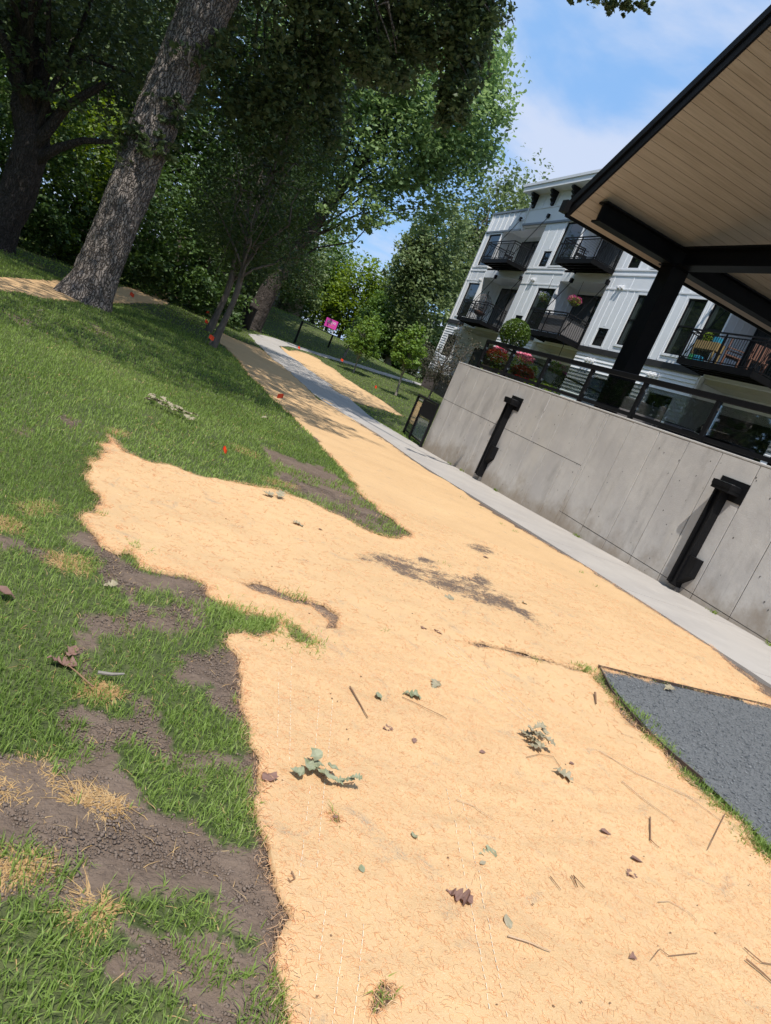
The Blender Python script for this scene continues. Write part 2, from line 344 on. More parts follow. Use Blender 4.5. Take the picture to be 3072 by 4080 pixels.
def ground_mat():
    mt, N, L, P = newmat('lawn_soil')
    g = N.new('ShaderNodeNewGeometry').outputs['Position']
    at = N.new('ShaderNodeAttribute'); at.attribute_name = 'bare'
    n1 = noise_node(N, L, g, 7, 5, .6); n2 = noise_node(N, L, g, 45, 4, .7); n3 = noise_node(N, L, g, 1.1, 5, .6)
    s = mixc(N, L, ramp(N, L, n1.outputs['Fac'], .3, .7), (.155, .113, .084), (.20, .148, .112))
    s = mixc(N, L, ramp(N, L, n2.outputs['Fac'], .5, .75, 0, .7), s, (.085, .062, .052))
    t = mixc(N, L, ramp(N, L, n3.outputs['Fac'], .35, .7), (.075, .095, .036), (.105, .12, .05))
    t = mixc(N, L, ramp(N, L, n2.outputs['Fac'], .45, .7, 0, .7), t, (.020, .036, .010))
    c = mixc(N, L, at.outputs['Fac'], t, s)
    L.new(c, P.inputs['Base Color']); P.inputs['Roughness'].default_value = .97; P.inputs['Specular IOR Level'].default_value = .15
    prev = None
    for nn, d in ((n1, .03), (n2, .012)):
        b = N.new('ShaderNodeBump'); b.inputs['Distance'].default_value = d; L.new(nn.outputs['Fac'], b.inputs['Height'])
        if prev: L.new(prev, b.inputs['Normal'])
        prev = b.outputs[0]
    L.new(prev, P.inputs['Normal'])
    return mt
M['ground'] = ground_mat()
def glass_mat(name, tint, gloss, rough=.02):
    mt, N, L, P = newmat(name); N.remove(P)
    tr = N.new('ShaderNodeBsdfTransparent'); tr.inputs[0].default_value = (*tint, 1)
    gl = N.new('ShaderNodeBsdfGlossy'); gl.inputs['Roughness'].default_value = rough
    fr = N.new('ShaderNodeFresnel'); fr.inputs[0].default_value = 1.5
    mm = N.new('ShaderNodeMath'); mm.operation = 'MULTIPLY_ADD'; L.new(fr.outputs[0], mm.inputs[0]); mm.inputs[1].default_value = .8; mm.inputs[2].default_value = gloss
    ms = N.new('ShaderNodeMixShader'); L.new(mm.outputs[0], ms.inputs[0]); L.new(tr.outputs[0], ms.inputs[1]); L.new(gl.outputs[0], ms.inputs[2])
    L.new(ms.outputs[0], N['Material Output'].inputs['Surface']); return mt
M['glass'] = glass_mat('rail_glass', (.90, .93, .92), .0)
M['pane'] = surf('window_glass', (.010, .013, .013), (.016, .02, .019), 1.5, .04, spec=.5)
M['curtain'] = surf('drapes_behind_glass', (.06, .075, .07), (.03, .035, .035), 3, .2, stretch=(1, 6, .3))

# ------------------------------------------------------------------ terrain
PYX = [-40, 0, 4, 5.9, 7.9, 11.3, 16.2, 19, 25, 34, 40, 50, 200]
PYZ = [.45, .42, .36, .30, .213, .047, -.135, -.15, -.05, .05, .25, .4, .5]
def H(x, y):
    x = np.asarray(x, float); y = np.asarray(y, float)
    HL = .12+.0025*np.clip(y, 0, 60)
    P_ = np.interp(y, PYX, PYZ)
    s = smooth((x+.3)/5.6)
    h = HL*(1-s)+P_*s
    h = h+.05*np.clip(x-7, 0, 14)*smooth((y-17)/10)
    h = h+1.2*smooth((y-41)/14)*(1-smooth((x-9)/11))
    damp = 1-smooth((x-4.6)/.6)*(1-smooth((y-18)/4))
    h = h+damp*(.018*fnoise(x*.9, y*.9, 0, 3)+.05*fnoise(x*.22, y*.22, 0, 5)*smooth((y-5)/8))
    return h
def ray(px, py):
    return FW+RT*(px-PW/2)/FPX-UP*(py-PH/2)/FPX
def G2(px, py):
    d = ray(px, py); ts = np.geomspace(.8, 260, 900)
    P = EYE+ts[:, None]*d; below = P[:, 2] < H(P[:, 0], P[:, 1])
    if not below.any(): i = len(ts)-1
    else: i = int(np.argmax(below))
    a, b = ts[max(i-1, 0)], ts[i]
    for _ in range(25):
        c = (a+b)/2; p = EYE+c*d
        if p[2] < H(p[0], p[1]): b = c
        else: a = c
    return EYE+b*d
def GP(pts, s=1.0, o=(0, 0)): return np.array([G2(o[0]+s*p[0], o[1]+s*p[1])[:2] for p in pts])
def onx(px, py, X): d = ray(px, py); return EYE+d*X/d[0]
def ragged(poly, step, amp, seed=0, maxd=1e9):
    """insert points along the outline and push them about so that the edge is torn"""
    out = []
    n = len(poly)
    for i in range(n):
        a, b = np.array(poly[i]), np.array(poly[(i+1) % n]); l = np.linalg.norm(b-a)
        dist = max(1.0, np.linalg.norm((a+b)/2)); st = step*dist/3
        k = max(1, min(400, int(l/st)))
        nrm = np.array([-(b-a)[1], (b-a)[0]])/max(l, 1e-6)
        for j in range(k):
            p = a+(b-a)*j/k
            q = fbm(p[0]*9/max(1, dist/4), p[1]*9/max(1, dist/4), 0, 4, seed)*amp*min(dist/3, 2.5)*(0 if j == 0 and False else 1)
            out.append(p+nrm*float(q))
    return np.array(out)
def inside(P, poly):
    P = np.asarray(P); x, y = P[:, 0], P[:, 1]; r = np.zeros(len(P), bool); n = len(poly); j = n-1
    for i in range(n):
        xi, yi = poly[i]; xj, yj = poly[j]
        if yi != yj:
            c = ((yi > y) != (yj > y)) & (x < (xj-xi)*(y-yi)/(yj-yi)+xi); r ^= c
        j = i
    return r
def edge_dist(P, poly):
    P = np.asarray(P, float); d = np.full(len(P), 1e9); n = len(poly)
    for i in range(n):
        a = np.asarray(poly[i]); b = np.asarray(poly[(i+1) % n]); ab = b-a; l2 = max((ab**2).sum(), 1e-12)
        t = np.clip(((P-a)@ab)/l2, 0, 1); q = a+t[:, None]*ab
        d = np.minimum(d, np.hypot(*(P-q).T))
    return d
def hexpts(poly, bands):
    """interior points, coarser with distance; bands = [(rmax, step)]"""
    mn, mxx = poly.min(0), poly.max(0); res = []; r0 = 0
    for rmax, st in bands:
        x0, x1 = max(mn[0], -rmax), min(mxx[0], rmax); y0, y1 = max(mn[1], -rmax), min(mxx[1], rmax)
        if x1 > x0 and y1 > y0:
            X, Y = np.meshgrid(np.arange(x0, x1, st), np.arange(y0, y1, st*.87))
            X = X+(np.arange(X.shape[0]) % 2)[:, None]*st/2
            P = np.stack([X.ravel(), Y.ravel()], 1); P = P+RNG.uniform(-.2, .2, P.shape)*st
            r = np.hypot(P[:, 0], P[:, 1]); P = P[(r >= r0) & (r < rmax)]; P = P[inside(P, poly)]; res.append(P)
        r0 = rmax
    return np.concatenate(res)
def sheet(poly, holes, bands, zfun):
    pts = hexpts(poly, bands)
    for h_ in holes: pts = pts[~inside(pts, h_)]
    allp = [Vector(map(float, p)) for p in poly]; edges = []; n = len(poly)
    edges += [(i, (i+1) % n) for i in range(n)]
    for h_ in holes:
        b = len(allp); allp += [Vector(map(float, p)) for p in h_]; edges += [(b+i, b+(i+1) % len(h_)) for i in range(len(h_))]
    allp += [Vector(map(float, p)) for p in pts]
    v, e, f, *_ = delaunay_2d_cdt(allp, edges, [], 0, 1e-5)
    v = np.array([tuple(q) for q in v]); f = np.array([t for t in f if len(t) == 3])
    c = v[f].mean(1); k = inside(c, poly)
    for h_ in holes: k &= ~inside(c, h_)
    f = f[k]
    return np.column_stack([v, zfun(v)]), f
def skirt(V, F, drop):
    """close the sheet's rim with a band hanging down"""
    ed = {}
    for t in F:
        for a, b in ((t[0], t[1]), (t[1], t[2]), (t[2], t[0])):
            ed[(a, b)] = 1
    rim = [(a, b) for (a, b) in ed if (b, a) not in ed]
    mp = {}; V2 = list(map(tuple, V)); nf = []
    for a, b in rim:
        for q in (a, b):
            if q not in mp: mp[q] = len(V2); V2.append((V[q][0], V[q][1], V[q][2]-drop))
        nf += [(b, a, mp[a]), (b, mp[a], mp[b])]
    return np.array(V2), np.concatenate([F, np.array(nf, dtype=F.dtype)])

Z700 = dict(s=.36015, o=(700, 1150)); Z1150 = dict(s=.33013, o=(1150, 1200)); Z54 = dict(s=.5402, o=(0, 900)); PP = dict(s=1.844)
# outlines of the ground features, measured on the ground
main_px = [(866,1325),(860,1357),(896,1380),(918,1407),(952,1438),(974,1474),(1006,1510),(1046,1546),(1082,1582),(1128,1622),(1180,1678),(1272,1770),(1365,1872),(1411,1927),(1475,2001),(1531,2056),(1641,2139),(1549,2148),(1438,2117),(1346,2062),(1217,2001),(1106,1958),(959,1936),(811,1918),(701,1872),(609,1859),(535,1826),(483,1789),(448,1748),(415,1779),(409,1816),(378,1844),(354,1909),(360,1955),(396,1991),(378,2028),(332,2056),(323,2084),(350,2121),(396,2176),(461,2213),(520,2190),(553,2259),(627,2287),(738,2305),(808,2327),(811,2370),(885,2416),(996,2462),(1106,2480),(1097,2530),(922,2545),(950,2655),(950,2766),(996,2914),(1005,3042),(1023,3172),(1033,3319),(1070,3430),(1106,3596),(1152,3660),(1088,3762),(1097,3872),(1143,3965),(1152,4079),(1180,4500),(3500,4500),(3500,3760),(3072,3430),(3024,3402),(2950,3291),(2867,3227),(2747,3135),(2655,3024),(2572,2932),(2471,2849),(2397,2766),(2345,2700),(2385,2664),(2560,2706),(2820,2766),(3072,2822),(3150,2830),(3072,2785),(2950,2690),(2821,2578),(2692,2495),(2563,2420),(2471,2356),(2360,2281),(2231,2208),(2121,2142),(1955,2041),(1826,1948),(1715,1884),(1623,1819),(1567,1764),(1457,1700),(1291,1588),(1276,1598),(1204,1530),(1168,1498),(1128,1462),(1089,1437),(1060,1408),(1035,1388),(999,1375),(934,1352),(887,1330)]
main_poly = GP(main_px)
hole_px = [[(1440,1335),(1438,1325),(1455,1322),(1480,1330),(1497,1345),(1490,1358),(1450,1352)],
           [(940,2330),(1010,2322),(1090,2345),(1170,2385),(1240,2400),(1210,2412),(1100,2385),(1010,2362)],
           [(1215,2395),(1290,2410),(1345,2450),(1340,2505),(1312,2520),(1285,2450)],
           [(1140,2490),(1190,2505),(1250,2565),(1235,2580),(1170,2570),(1145,2530)],
           [(2335,2692),(2270,2676),(2150,2645),(2020,2600),(1850,2570),(1900,2566),(2040,2590),(2160,2625),(2260,2655),(2345,2672)],
           [(1490,3960),(1525,3930),(1568,3945),(1555,3990),(1520,4030),(1495,4065),(1468,4045),(1480,4010)],
           [(1300,3262),(1330,3258),(1360,3285),(1340,3298),(1312,3290)]]
holes = [GP([(p[0]*1.0, p[1]*1.0) for p in h_]) for h_ in hole_px[1:]]
right_px = [(0,600),(100,600),(230,640),(330,680),(400,730),(560,830),(680,930),(790,1000),(900,1070),(1040,1150),(1150,1220),(1250,1290),(1390,1395),(1300,1370),(1150,1310),(1000,1275),(850,1230),(730,1190),(690,1170),(560,1085),(430,978),(300,878),(150,776),(100,726),(10,668)]
right_poly = np.concatenate([GP(right_px, **Z1150), GP([(1225,722),(1172,662),(1155,632)], **Z700)])
left_px = [(0,385),(100,385),(250,400),(400,405),(560,420),(850,455),(1020,460),(1100,485),(1210,510),(1250,495),(1330,525),(1400,550),(1480,572),(1400,572),(1320,548),(1255,535),(1235,575),(1190,583),(1100,575),(950,570),(820,575),(600,560),(440,555),(300,530),(150,495),(0,480),(-500,400),(-500,330)]
left_poly = GP(left_px, **Z54)
gravel_poly = np.concatenate([GP([(2379,2668),(2560,2712),(2820,2770),(3072,2828)]), [[6.9, 4.15], [6.9, 2.2], [4.6, .9]], GP([(3400,3700),(3072,3392),(2987,3300),(2877,3190),(2766,3090),(2655,2990),(2570,2900),(2452,2760)])])
walk_left = GP([(990,1332),(1017,1364),(1046,1390),(1064,1410),(1092,1440),(1132,1466),(1172,1502),(1208,1534),(1280,1596)])
walk_right = GP([(1110,1379),(1120,1390),(1150,1417),(1190,1442),(1229,1475),(1289,1515),(1348,1554),(1414,1610),(1463,1653),(1526,1698)])
print('walk', walk_left.round(2).tolist(), walk_right.round(2).tolist())
print('mat px', main_poly[:3].round(1).tolist(), gravel_poly.round(2).tolist())
bare_px = [  # bare soil, in thirds of the photograph's width units
 [(175,1140),(250,1205),(330,1240),(440,1265),(445,1300),(430,1320),(380,1300),(340,1265),(290,1295),(250,1240),(200,1200),(150,1170)],
 [(-20,1150),(70,1175),(115,1200),(60,1215),(-20,1215)],
 [(170,1320),(260,1330),(330,1340),(400,1350),(390,1390),(300,1375),(190,1370)],
 [(410,1375),(500,1375),(520,1500),(525,1560),(500,1545),(470,1500),(430,1540),(400,1450),(370,1400)],
 [(90,1555),(140,1535),(200,1560),(330,1560),(345,1600),(300,1610),(440,1665),(520,1640),(520,1740),(430,1700),(300,1610),(250,1620),(200,1640),(230,1700),(150,1700),(180,1640),(120,1600)],
 [(100,1620),(180,1600),(260,1620),(290,1700),(380,1760),(440,1800),(540,1820),(600,1900),(640,1990),(600,2030),(600,1990),(520,1900),(430,1870),(330,1880),(300,1935),(200,1905),(100,1915),(40,1990),(-20,2000),(-20,1700),(60,1660)],
 [(330,1965),(430,1950),(520,1990),(620,2000),(590,2050),(640,2230),(340,2230),(250,2110),(310,2030)],
 [(100,1640),(200,1625),(230,1690),(140,1720)],[(425,1640),(545,1645),(560,1740),(490,1705),(430,1665)],[(290,1885),(560,1840),(612,1965),(500,1955),(330,1945)],[(150,1700),(250,1730),(350,1800),(345,1890),(200,1885),(150,1820)],[(95,1545),(330,1545),(360,1640),(250,1700),(110,1680)],[(490,1440),(530,1440),(545,1560),(500,1540)],[(205,1215),(300,1240),(300,1290),(220,1270)],[(540,1560),(556,1560),(572,1830),(590,1880),(560,1860),(545,1700)],
 [(560,960),(650,1000),(700,1010),(760,1050),(800,1090),(890,1165),(780,1140),(700,1100),(640,1070),(600,1030)],
 [(175,1445),(270,1450),(300,1500),(230,1505),(180,1480)],
 [(1290,1480),(1330,1520),(1420,1600),(1500,1690),(1480,1700),(1380,1590),(1290,1500)],
 [(5,670),(60,690),(90,705),(40,700)],[(200,700),(260,730),(240,735),(190,712)],
 [(120,895),(170,905),(150,925)],[(20,930),(70,925),(60,945)]]
bare_polys = [GP(b, **PP) for b in bare_px]
straw_px = [[(45,1090),(110,1080),(115,1105),(50,1115)],[(-10,1110),(40,1125),(60,1145),(0,1150)],[(238,928),(272,930),(270,942),(240,940)],[(500,955),(560,980),(560,995),(510,975)],[(-10,1655),(110,1650),(120,1720),(0,1725)],[(160,1715),(260,1720),(270,1745),(150,1750)],[(0,1860),(60,1850),(70,1880),(0,1900)],[(190,1480),(250,1490),(240,1510),(190,1500)],[(110,1195),(200,1210),(190,1240),(120,1230)],[(170,1960),(230,1940),(240,1985),(180,1995)],[(570,1030),(650,1050),(640,1060),(580,1045)]]
straw_polys = [GP(b, **PP) for b in straw_px]
crop = lambda q: GP([(x*1.5525, 2231+y*1.5525) for x, y in q])
fore_region = crop([(-120,-30),(60,-30),(160,60),(250,70),(330,60),(560,10),(760,100),(800,1300),(-160,1300)])
fore_grass = [crop(q) for q in [
 [(-140,-60),(60,-60),(160,-10),(240,10),(330,90),(330,150),(250,130),(205,130),(190,200),(215,290),(240,290),(240,190),(330,180),(450,185),(470,240),(440,290),(530,330),(560,380),(640,450),(640,520),(560,500),(450,470),(400,430),(400,370),(300,350),(340,400),(320,430),(240,410),(200,370),(120,395),(130,440),(220,450),(210,500),(100,520),(-140,500)],
 [(345,75),(440,80),(430,130),(350,115)], [(505,105),(600,130),(720,160),(725,190),(620,190),(575,230),(470,235),(460,190),(520,170)],
 [(300,465),(400,480),(520,570),(560,530),(640,560),(665,650),(665,730),(560,730),(500,670),(420,660),(370,600),(300,540)],
 [(300,860),(500,860),(600,930),(680,970),(640,980),(560,960),(440,925),(340,930),(300,960)],
 [(-160,930),(40,900),(130,880),(240,930),(310,950),(330,1000),(230,1050),(300,1060),(400,1090),(500,1150),(510,1300),(-160,1300)]]]
fore_sparse = [crop(q) for q in [[(-140,640),(200,620),(240,700),(380,720),(405,760),(370,820),(250,800),(130,770),(-140,780)],[(430,980),(560,1010),(660,1080),(560,1150),(500,1090)],[(300,600),(390,620),(380,690),(310,670)],[(640,540),(660,620),(600,600)]]]
def bare_mask(P):
    P = np.asarray(P, float)
    Q = P+np.stack([fbm(P[:, 0]*6, P[:, 1]*6, 0, 3, 21), fbm(P[:, 0]*6, P[:, 1]*6, 5, 3, 22)], 1)*.06+np.stack([fbm(P[:, 0]*30, P[:, 1]*30, 0, 2, 23), fbm(P[:, 0]*30, P[:, 1]*30, 5, 2, 24)], 1)*.035
    b = np.zeros(len(P), bool)
    for q in bare_polys: b |= inside(Q, q)
    fr = inside(P, fore_region); P0 = P; P = Q; g = np.zeros(len(P), bool)
    for q in fore_grass: g |= inside(Q, q)
    b = np.where(fr, ~g, b)
    return b

# walking path: near straight run along the wall, then the traced bend
wl = np.concatenate([[[5.16, -3], [5.16, 12], [5.4, 15]], walk_left[::-1]])
wr = np.concatenate([[[6.995, -3], [6.995, 16.3]], walk_right[::-1]])
walk_poly = np.concatenate([wl, wr[::-1]])
# ground sheet: fan grid centred on the viewpoint area, fine near, coarse to the horizon
ang = np.radians(np.concatenate([np.arange(-42, 100, .42), np.arange(100, 318, 4.0)]))
rad = np.concatenate([[.25], np.geomspace(.5, 60, 330), np.geomspace(64, 900, 36)])
A_, R_ = np.meshgrid(ang, rad)
GX, GY = R_*np.sin(A_), R_*np.cos(A_)
gx, gy = GX.ravel(), GY.ravel()
gz = H(gx, gy)
P2 = np.stack([gx, gy], 1)
near = np.hypot(gx, gy) < 14
bare = np.zeros(len(gx)); bm_ = bare_mask(P2[near]).astype(float)
for q in bare_polys[:0]: pass
bare[near] = bm_
under = inside(P2, main_poly) | inside(P2, right_poly) | inside(P2, left_poly)
bare[under | inside(P2, gravel_poly)] = 1
gz = gz+np.where(near & (bare > .5), .012*fbm(gx*9, gy*9, 0, 3, 9), 0)
bare[(gx > 4.5) & (gx < 5.5) & (gy < 17) & (gy > 0)] = 1
wp = inside(P2, walk_poly); gz[wp] -= .06
gz[inside(P2, main_poly)] -= .008; gz[inside(P2, gravel_poly)] -= .03
nr, na = GX.shape
ii, jj = np.meshgrid(np.arange(nr-1), np.arange(na), indexing='ij'); ii, jj = ii.ravel(), jj.ravel(); j2 = (jj+1) % na
gf = np.stack([ii*na+jj, ii*na+j2, (ii+1)*na+j2, (ii+1)*na+jj], 1)[:, ::-1]
gv = np.column_stack([gx, gy, gz])
gv = np.concatenate([gv, [[0, 0, float(H(0, 0))]]]); cidx = len(gv)-1
bare = np.append(bare, 0)
obj('ground', gv, gf, M['ground'], None, True, {'bare': bare}, kind='structure', label='lawn ground and bare soil')

# ------------------------------------------------------------------ erosion blankets
def wear_of(P):
    w = np.zeros(len(P))
    blobs = [((880,1232),(95,15)),((975,1262),(110,17)),((1065,1300),(85,16)),((1120,1325),(40,7)),((790,1213),(30,5)),((1010,1225),(22,9)),((1035,1262),(35,12)),((830,1215),(45,7)),((920,1215),(40,6)),((1040,1190),(45,7)),((1170,1355),(60,5)),((470,1250),(25,10)),((640,1290),(20,10)),((720,1778),(14,10)),((640,1800),(8,60)),((1130,1950),(40,18)),((900,2060),(40,25)),((1180,2080),(30,30))]
    for (c, r) in blobs:
        c0 = G2(c[0]*1.844, c[1]*1.844)[:2]; ex = G2((c[0]+r[0])*1.844, (c[1]+r[0]*.36)*1.844)[:2]-c0; ey = G2((c[0]-r[1]*.5)*1.844, (c[1]+r[1]*1.7)*1.844)[:2]-c0
        A = np.linalg.inv(np.stack([ex, ey], 1)); q = (P-c0)@A.T
        k = .42 if c[1] > 1700 or r[0] < 30 else 1.0
        w = np.maximum(w, k*(.72+.4*fbm(P[:, 0]*7, P[:, 1]*16, 0, 3, 88))*np.exp(-(q**2).sum(1)*.9))
    return w
def matz(amp):
    def f(v):
        x, y = v[:, 0], v[:, 1]
        return H(x, y)+.014-.03*smooth((x-5.17)/.05)*(y < 16.5)+amp*(.014*fbm(x*2.6, y*2.6, 0, 3, 31)+.007*fbm(x*22, y*22, 0, 3, 33)+.012*np.clip(fnoise(x*5+y*2, y*9, 0, 35)-.35, 0, 1))
    return f
mt_ = thing('erosion_blanket', 'large tan wood-fibre erosion blanket spread from the foreground along the sidewalk', 'ground cover', (2, 4, .2), kind='thing')
mp_ = ragged(main_poly, .035, .055, 41)
hp_ = [ragged(h_, .03, .03, 43+i) for i, h_ in enumerate(holes)]
V, Fm = sheet(mp_, hp_, [(3.6, .026), (7, .05), (13, .11), (60, .35)], matz(1))
print('blanket', len(V), len(Fm))
w_ = wear_of(V[:, :2])
ed_ = edge_dist(V[:, :2], main_poly)
w_ = np.maximum(w_, .16*np.exp(-(ed_/.04)**2))
V2, F2 = skirt(V, Fm, .02)
w_ = np.append(w_, np.zeros(len(V2)-len(V)))
obj('blanket_sheet', V2, F2, M['mat'], mt_, True, {'wear': w_})
for nm, poly, lab in (('erosion_blanket', right_poly, 'wedge of tan erosion blanket on the far side of the sidewalk'), ('erosion_blanket', left_poly, 'strip of tan erosion blanket behind the leaning oak trunk')):
    V, F_ = sheet(ragged(poly, .03, .03, 51), [], [(18, .25), (30, .35), (80, .6)], matz(1.6))
    V, F_ = skirt(V, F_, .03)
    obj(nm, V, F_, M['mat'], None, True, {'wear': np.zeros(len(V))}, label=lab, category='ground cover', kind='thing')
gp_ = ragged(gravel_poly, .05, .004, 61)
V, F_ = sheet(gp_, [], [(7.5, .07), (20, .2)], lambda v: H(v[:, 0], v[:, 1])+.010)
obj('gravel_path', V, F_, M['gravel'], None, True, kind='structure', label='dark blue-grey grit path')

# sidewalk slabs
def resample(pl, n):
    d = np.r_[0, np.cumsum(np.hypot(*np.diff(pl, axis=0).T))]; t = np.linspace(0, d[-1], n)
    return np.stack([np.interp(t, d, pl[:, 0]), np.interp(t, d, pl[:, 1])], 1)
sw = thing('sidewalk', 'pale concrete sidewalk', 'sidewalk', (6, 8, 0), kind='structure'); del sw['category']
def slab_run(A, B, nslab, parent, gap=.004, zoff=.018):
    sub = 5; n = nslab*sub+1
    A = resample(A, n); B = resample(B, n); m_ = 5
    for k in range(nslab):
        idx = np.arange(k*sub, (k+1)*sub+1); V = []; F_ = []
        for i in idx:
            t0 = gap if i == idx[0] else (-gap if i == idx[-1] else 0)
            for j in range(m_+1):
                p = A[i]+(B[i]-A[i])*j/m_
                dirv = (A[min(i+1, n-1)]-A[max(i-1, 0)]); dirv = dirv/np.linalg.norm(dirv); p = p+dirv*t0
                V.append((p[0], p[1], float(H(p[0], p[1]))+zoff))
        V = np.array(V)
        for a in range(sub):
            for b in range(m_):
                q = a*(m_+1)+b; F_.append((q, q+1, q+m_+2)); F_.append((q, q+m_+2, q+m_+1))
        F_ = np.array(F_); V, F_ = skirt(V, F_, .09)
        obj('slab', V, F_, M['concwalk'], parent)
ypiv = 16.3
nA = resample(np.array([[5.42, -3], [5.42, 14.2], [wl[2][0] if wl[2][1] < 17 else 5.4, 16.3]]), 30); nB = np.array([[6.995, -3], [6.995, 16.3]])
far = wl[wl[:, 1] > 16.6]
slab_run(np.array([[5.16, -3], [5.16, 12.0], [5.40, 15.0], [5.36, 16.3]]), nB, 11, sw)
slab_run(np.concatenate([[[5.36, 16.3]], far[far[:, 1] > 17.2]] if True else []), np.concatenate([[[6.995, 16.3]], walk_right[::-1][1:]]), 12, sw)
br_up = GP([(0,505),(270,600),(600,700),(860,770),(1100,850),(1400,940),(1610,1005)], **Z1150); br_lo = GP([(0,548),(280,630),(600,727),(860,802),(1100,882),(1400,967),(1600,1022)], **Z1150)
up0 = GP([(805,505),(940,515),(1130,565)], **Z700); lo0 = GP([(1135,638)], **Z700)
sw2 = thing('footpath', 'narrow pale footpath branching right below the fence', 'path', (10, 40, 0), kind='structure'); del sw2['category']
slab_run(np.concatenate([up0, br_up]), np.concatenate([lo0, lo0+[.05, .1], br_lo]), 16, sw2, zoff=.024)
# steel edging between blanket and grit path
e_ = GP([(2379,2664),(2560,2708),(2820,2768),(3072,2824),(3300,2870)]); ee = resample(e_, 24)
mb = MB()
for a, b in zip(ee[:-1], ee[1:]): mb.bar((a[0], a[1], float(H(*a))+.006), (b[0], b[1], float(H(*b))+.006), .006, .04)
e2 = resample(GP([(2379,2664),(2430,2765),(2550,2905),(2660,3010),(2790,3120)]), 20)
for a, b in zip(e2[:-1], e2[1:]): mb.bar((a[0], a[1], float(H(*a))+.004), (b[0], b[1], float(H(*b))+.004), .008, .05)
mb.build('path_edging', M['edging'], None, label='thin rusty steel edging strip around the grit path tip', category='edging')
# ------------------------------------------------------------------ concrete wall
WX, WTOP = 7.0, 2.123
PATIO = 1.74
MORE = []
cw = thing('concrete_wall', 'board-formed grey concrete retaining wall carrying a black glass railing', 'retaining wall', (7.15, 8, 0))
BX('core', M['concjoint'], cw, 7.012, 7.33, -2.5, 16.2, -.6, WTOP-.03)
joints = [-2.5]+[round(-1.6+.635*i, 3) for i in range(19)]
joints = [j for j in joints if j < 9.9]+[9.93]
farj = [9.93, 10.42, 11.05, 11.69, 12.32, 12.96, 13.6, 14.23, 14.87, 15.5, 16.2]
def wall_panel(y0, y1, z0, z1, k):
    g = .005; pr = RNG.uniform(0, .006)
    BX('panel', M['concwall'], cw, 7.0-pr, 7.013, y0+.009, y1-.009, z0+g, z1-g)
for a, b in zip(joints[:-1], joints[1:]):
    wall_panel(a, b, -.6, .359, 0); wall_panel(a, b, .359, WTOP-.032, 1)
for a, b in zip(farj[:-1], farj[1:]):
    wall_panel(a, b, -.6, 1.171, 0); wall_panel(a, b, 1.171, WTOP-.032, 1)
BX('coping', surf('coping_concrete', (.50, .48, .45), (.42, .40, .38), 3, .85, bump=((40, .003, None),)), cw, 6.994, 7.335, -2.5, 16.205, WTOP-.032, WTOP, bev=.008)
BX('end_face', M['concwall'], cw, 7.02, 7.33, 16.2, 16.212, -.6, WTOP-.035)
pits = MB()
for k in range(150):
    y, z, r_ = RNG.uniform(3.5, 16), RNG.uniform(.1, 2.0), RNG.uniform(.004, .014)
    pits.add([(6.9945, y+r_*math.cos(a)*RNG.uniform(.6, 1), z+r_*math.sin(a)*RNG.uniform(.7, 1.5)) for a in np.arange(6)*PI/3], [tuple(range(6))])
pits.build('surface_pits', M['concjoint'], cw, kind='stuff')
# ------------------------------------------------------------------ the two wall lights
def path_light(yc, foot, label):
    t = thing('path_light', label, 'wall light', (6.95, yc, foot), group='black wall lights on the concrete wall')
    B_ = M['black']
    BX('back_plate', B_, t, 6.985, 6.994, yc-.235, yc+.235, 1.567, 1.832)
    s = MB().box(6.80, 6.985, yc-.155, yc+.155, 1.69, 1.755); s.build('lamp_housing', B_, t)
    q = MB().box(6.806, 6.985, yc-.15, yc-.142, 1.645, 1.69).box(6.806, 6.985, yc+.142, yc+.15, 1.645, 1.69).box(6.806, 6.814, yc-.142, yc+.142, 1.645, 1.69); q.build('shroud', B_, t)
    BX('lens', M['trim'], t, 6.82, 6.975, yc-.13, yc+.13, 1.682, 1.689)
    lidm = MB().box(6.815, 6.97, yc-.13, yc+.13, 1.756, 1.760).build('top_glass', M['stainless'], t)
    c = MB().box(6.90, 6.992, yc-.11+.1, yc+.125, foot, 1.69, bev=.003); c.box(6.86, 6.90, yc-.01, yc+.02, foot+.02, 1.66); c.box(6.86, 6.90, yc+.095, yc+.125, foot+.02, 1.66); c.build('channel_post', B_, t)
    j = MB(); z0, z1 = .48, .775; y0, y1 = yc-.15, yc-.01
    V = [(6.88, y1, z0-.08), (6.99, y1, z0-.08), (6.88, y0, z0+.05), (6.99, y0, z0+.05), (6.88, y0, z1), (6.99, y0, z1), (6.88, y1, z1), (6.99, y1, z1)]
    j.add(V, [(0, 2, 4, 6), (1, 7, 5, 3), (0, 1, 3, 2), (2, 3, 5, 4), (4, 5, 7, 6), (0, 6, 7, 1)]); j.build('junction_cover', B_, t)
    MB().box(6.93, 6.985, yc-.02, yc+.02, foot-.12, foot).build('conduit_foot', M['concjoint'], t)
path_light(6.875, .335, 'nearer black box light on a channel post against the concrete wall')
path_light(12.79, .10, 'farther black box light on a channel post, near the end of the concrete wall')
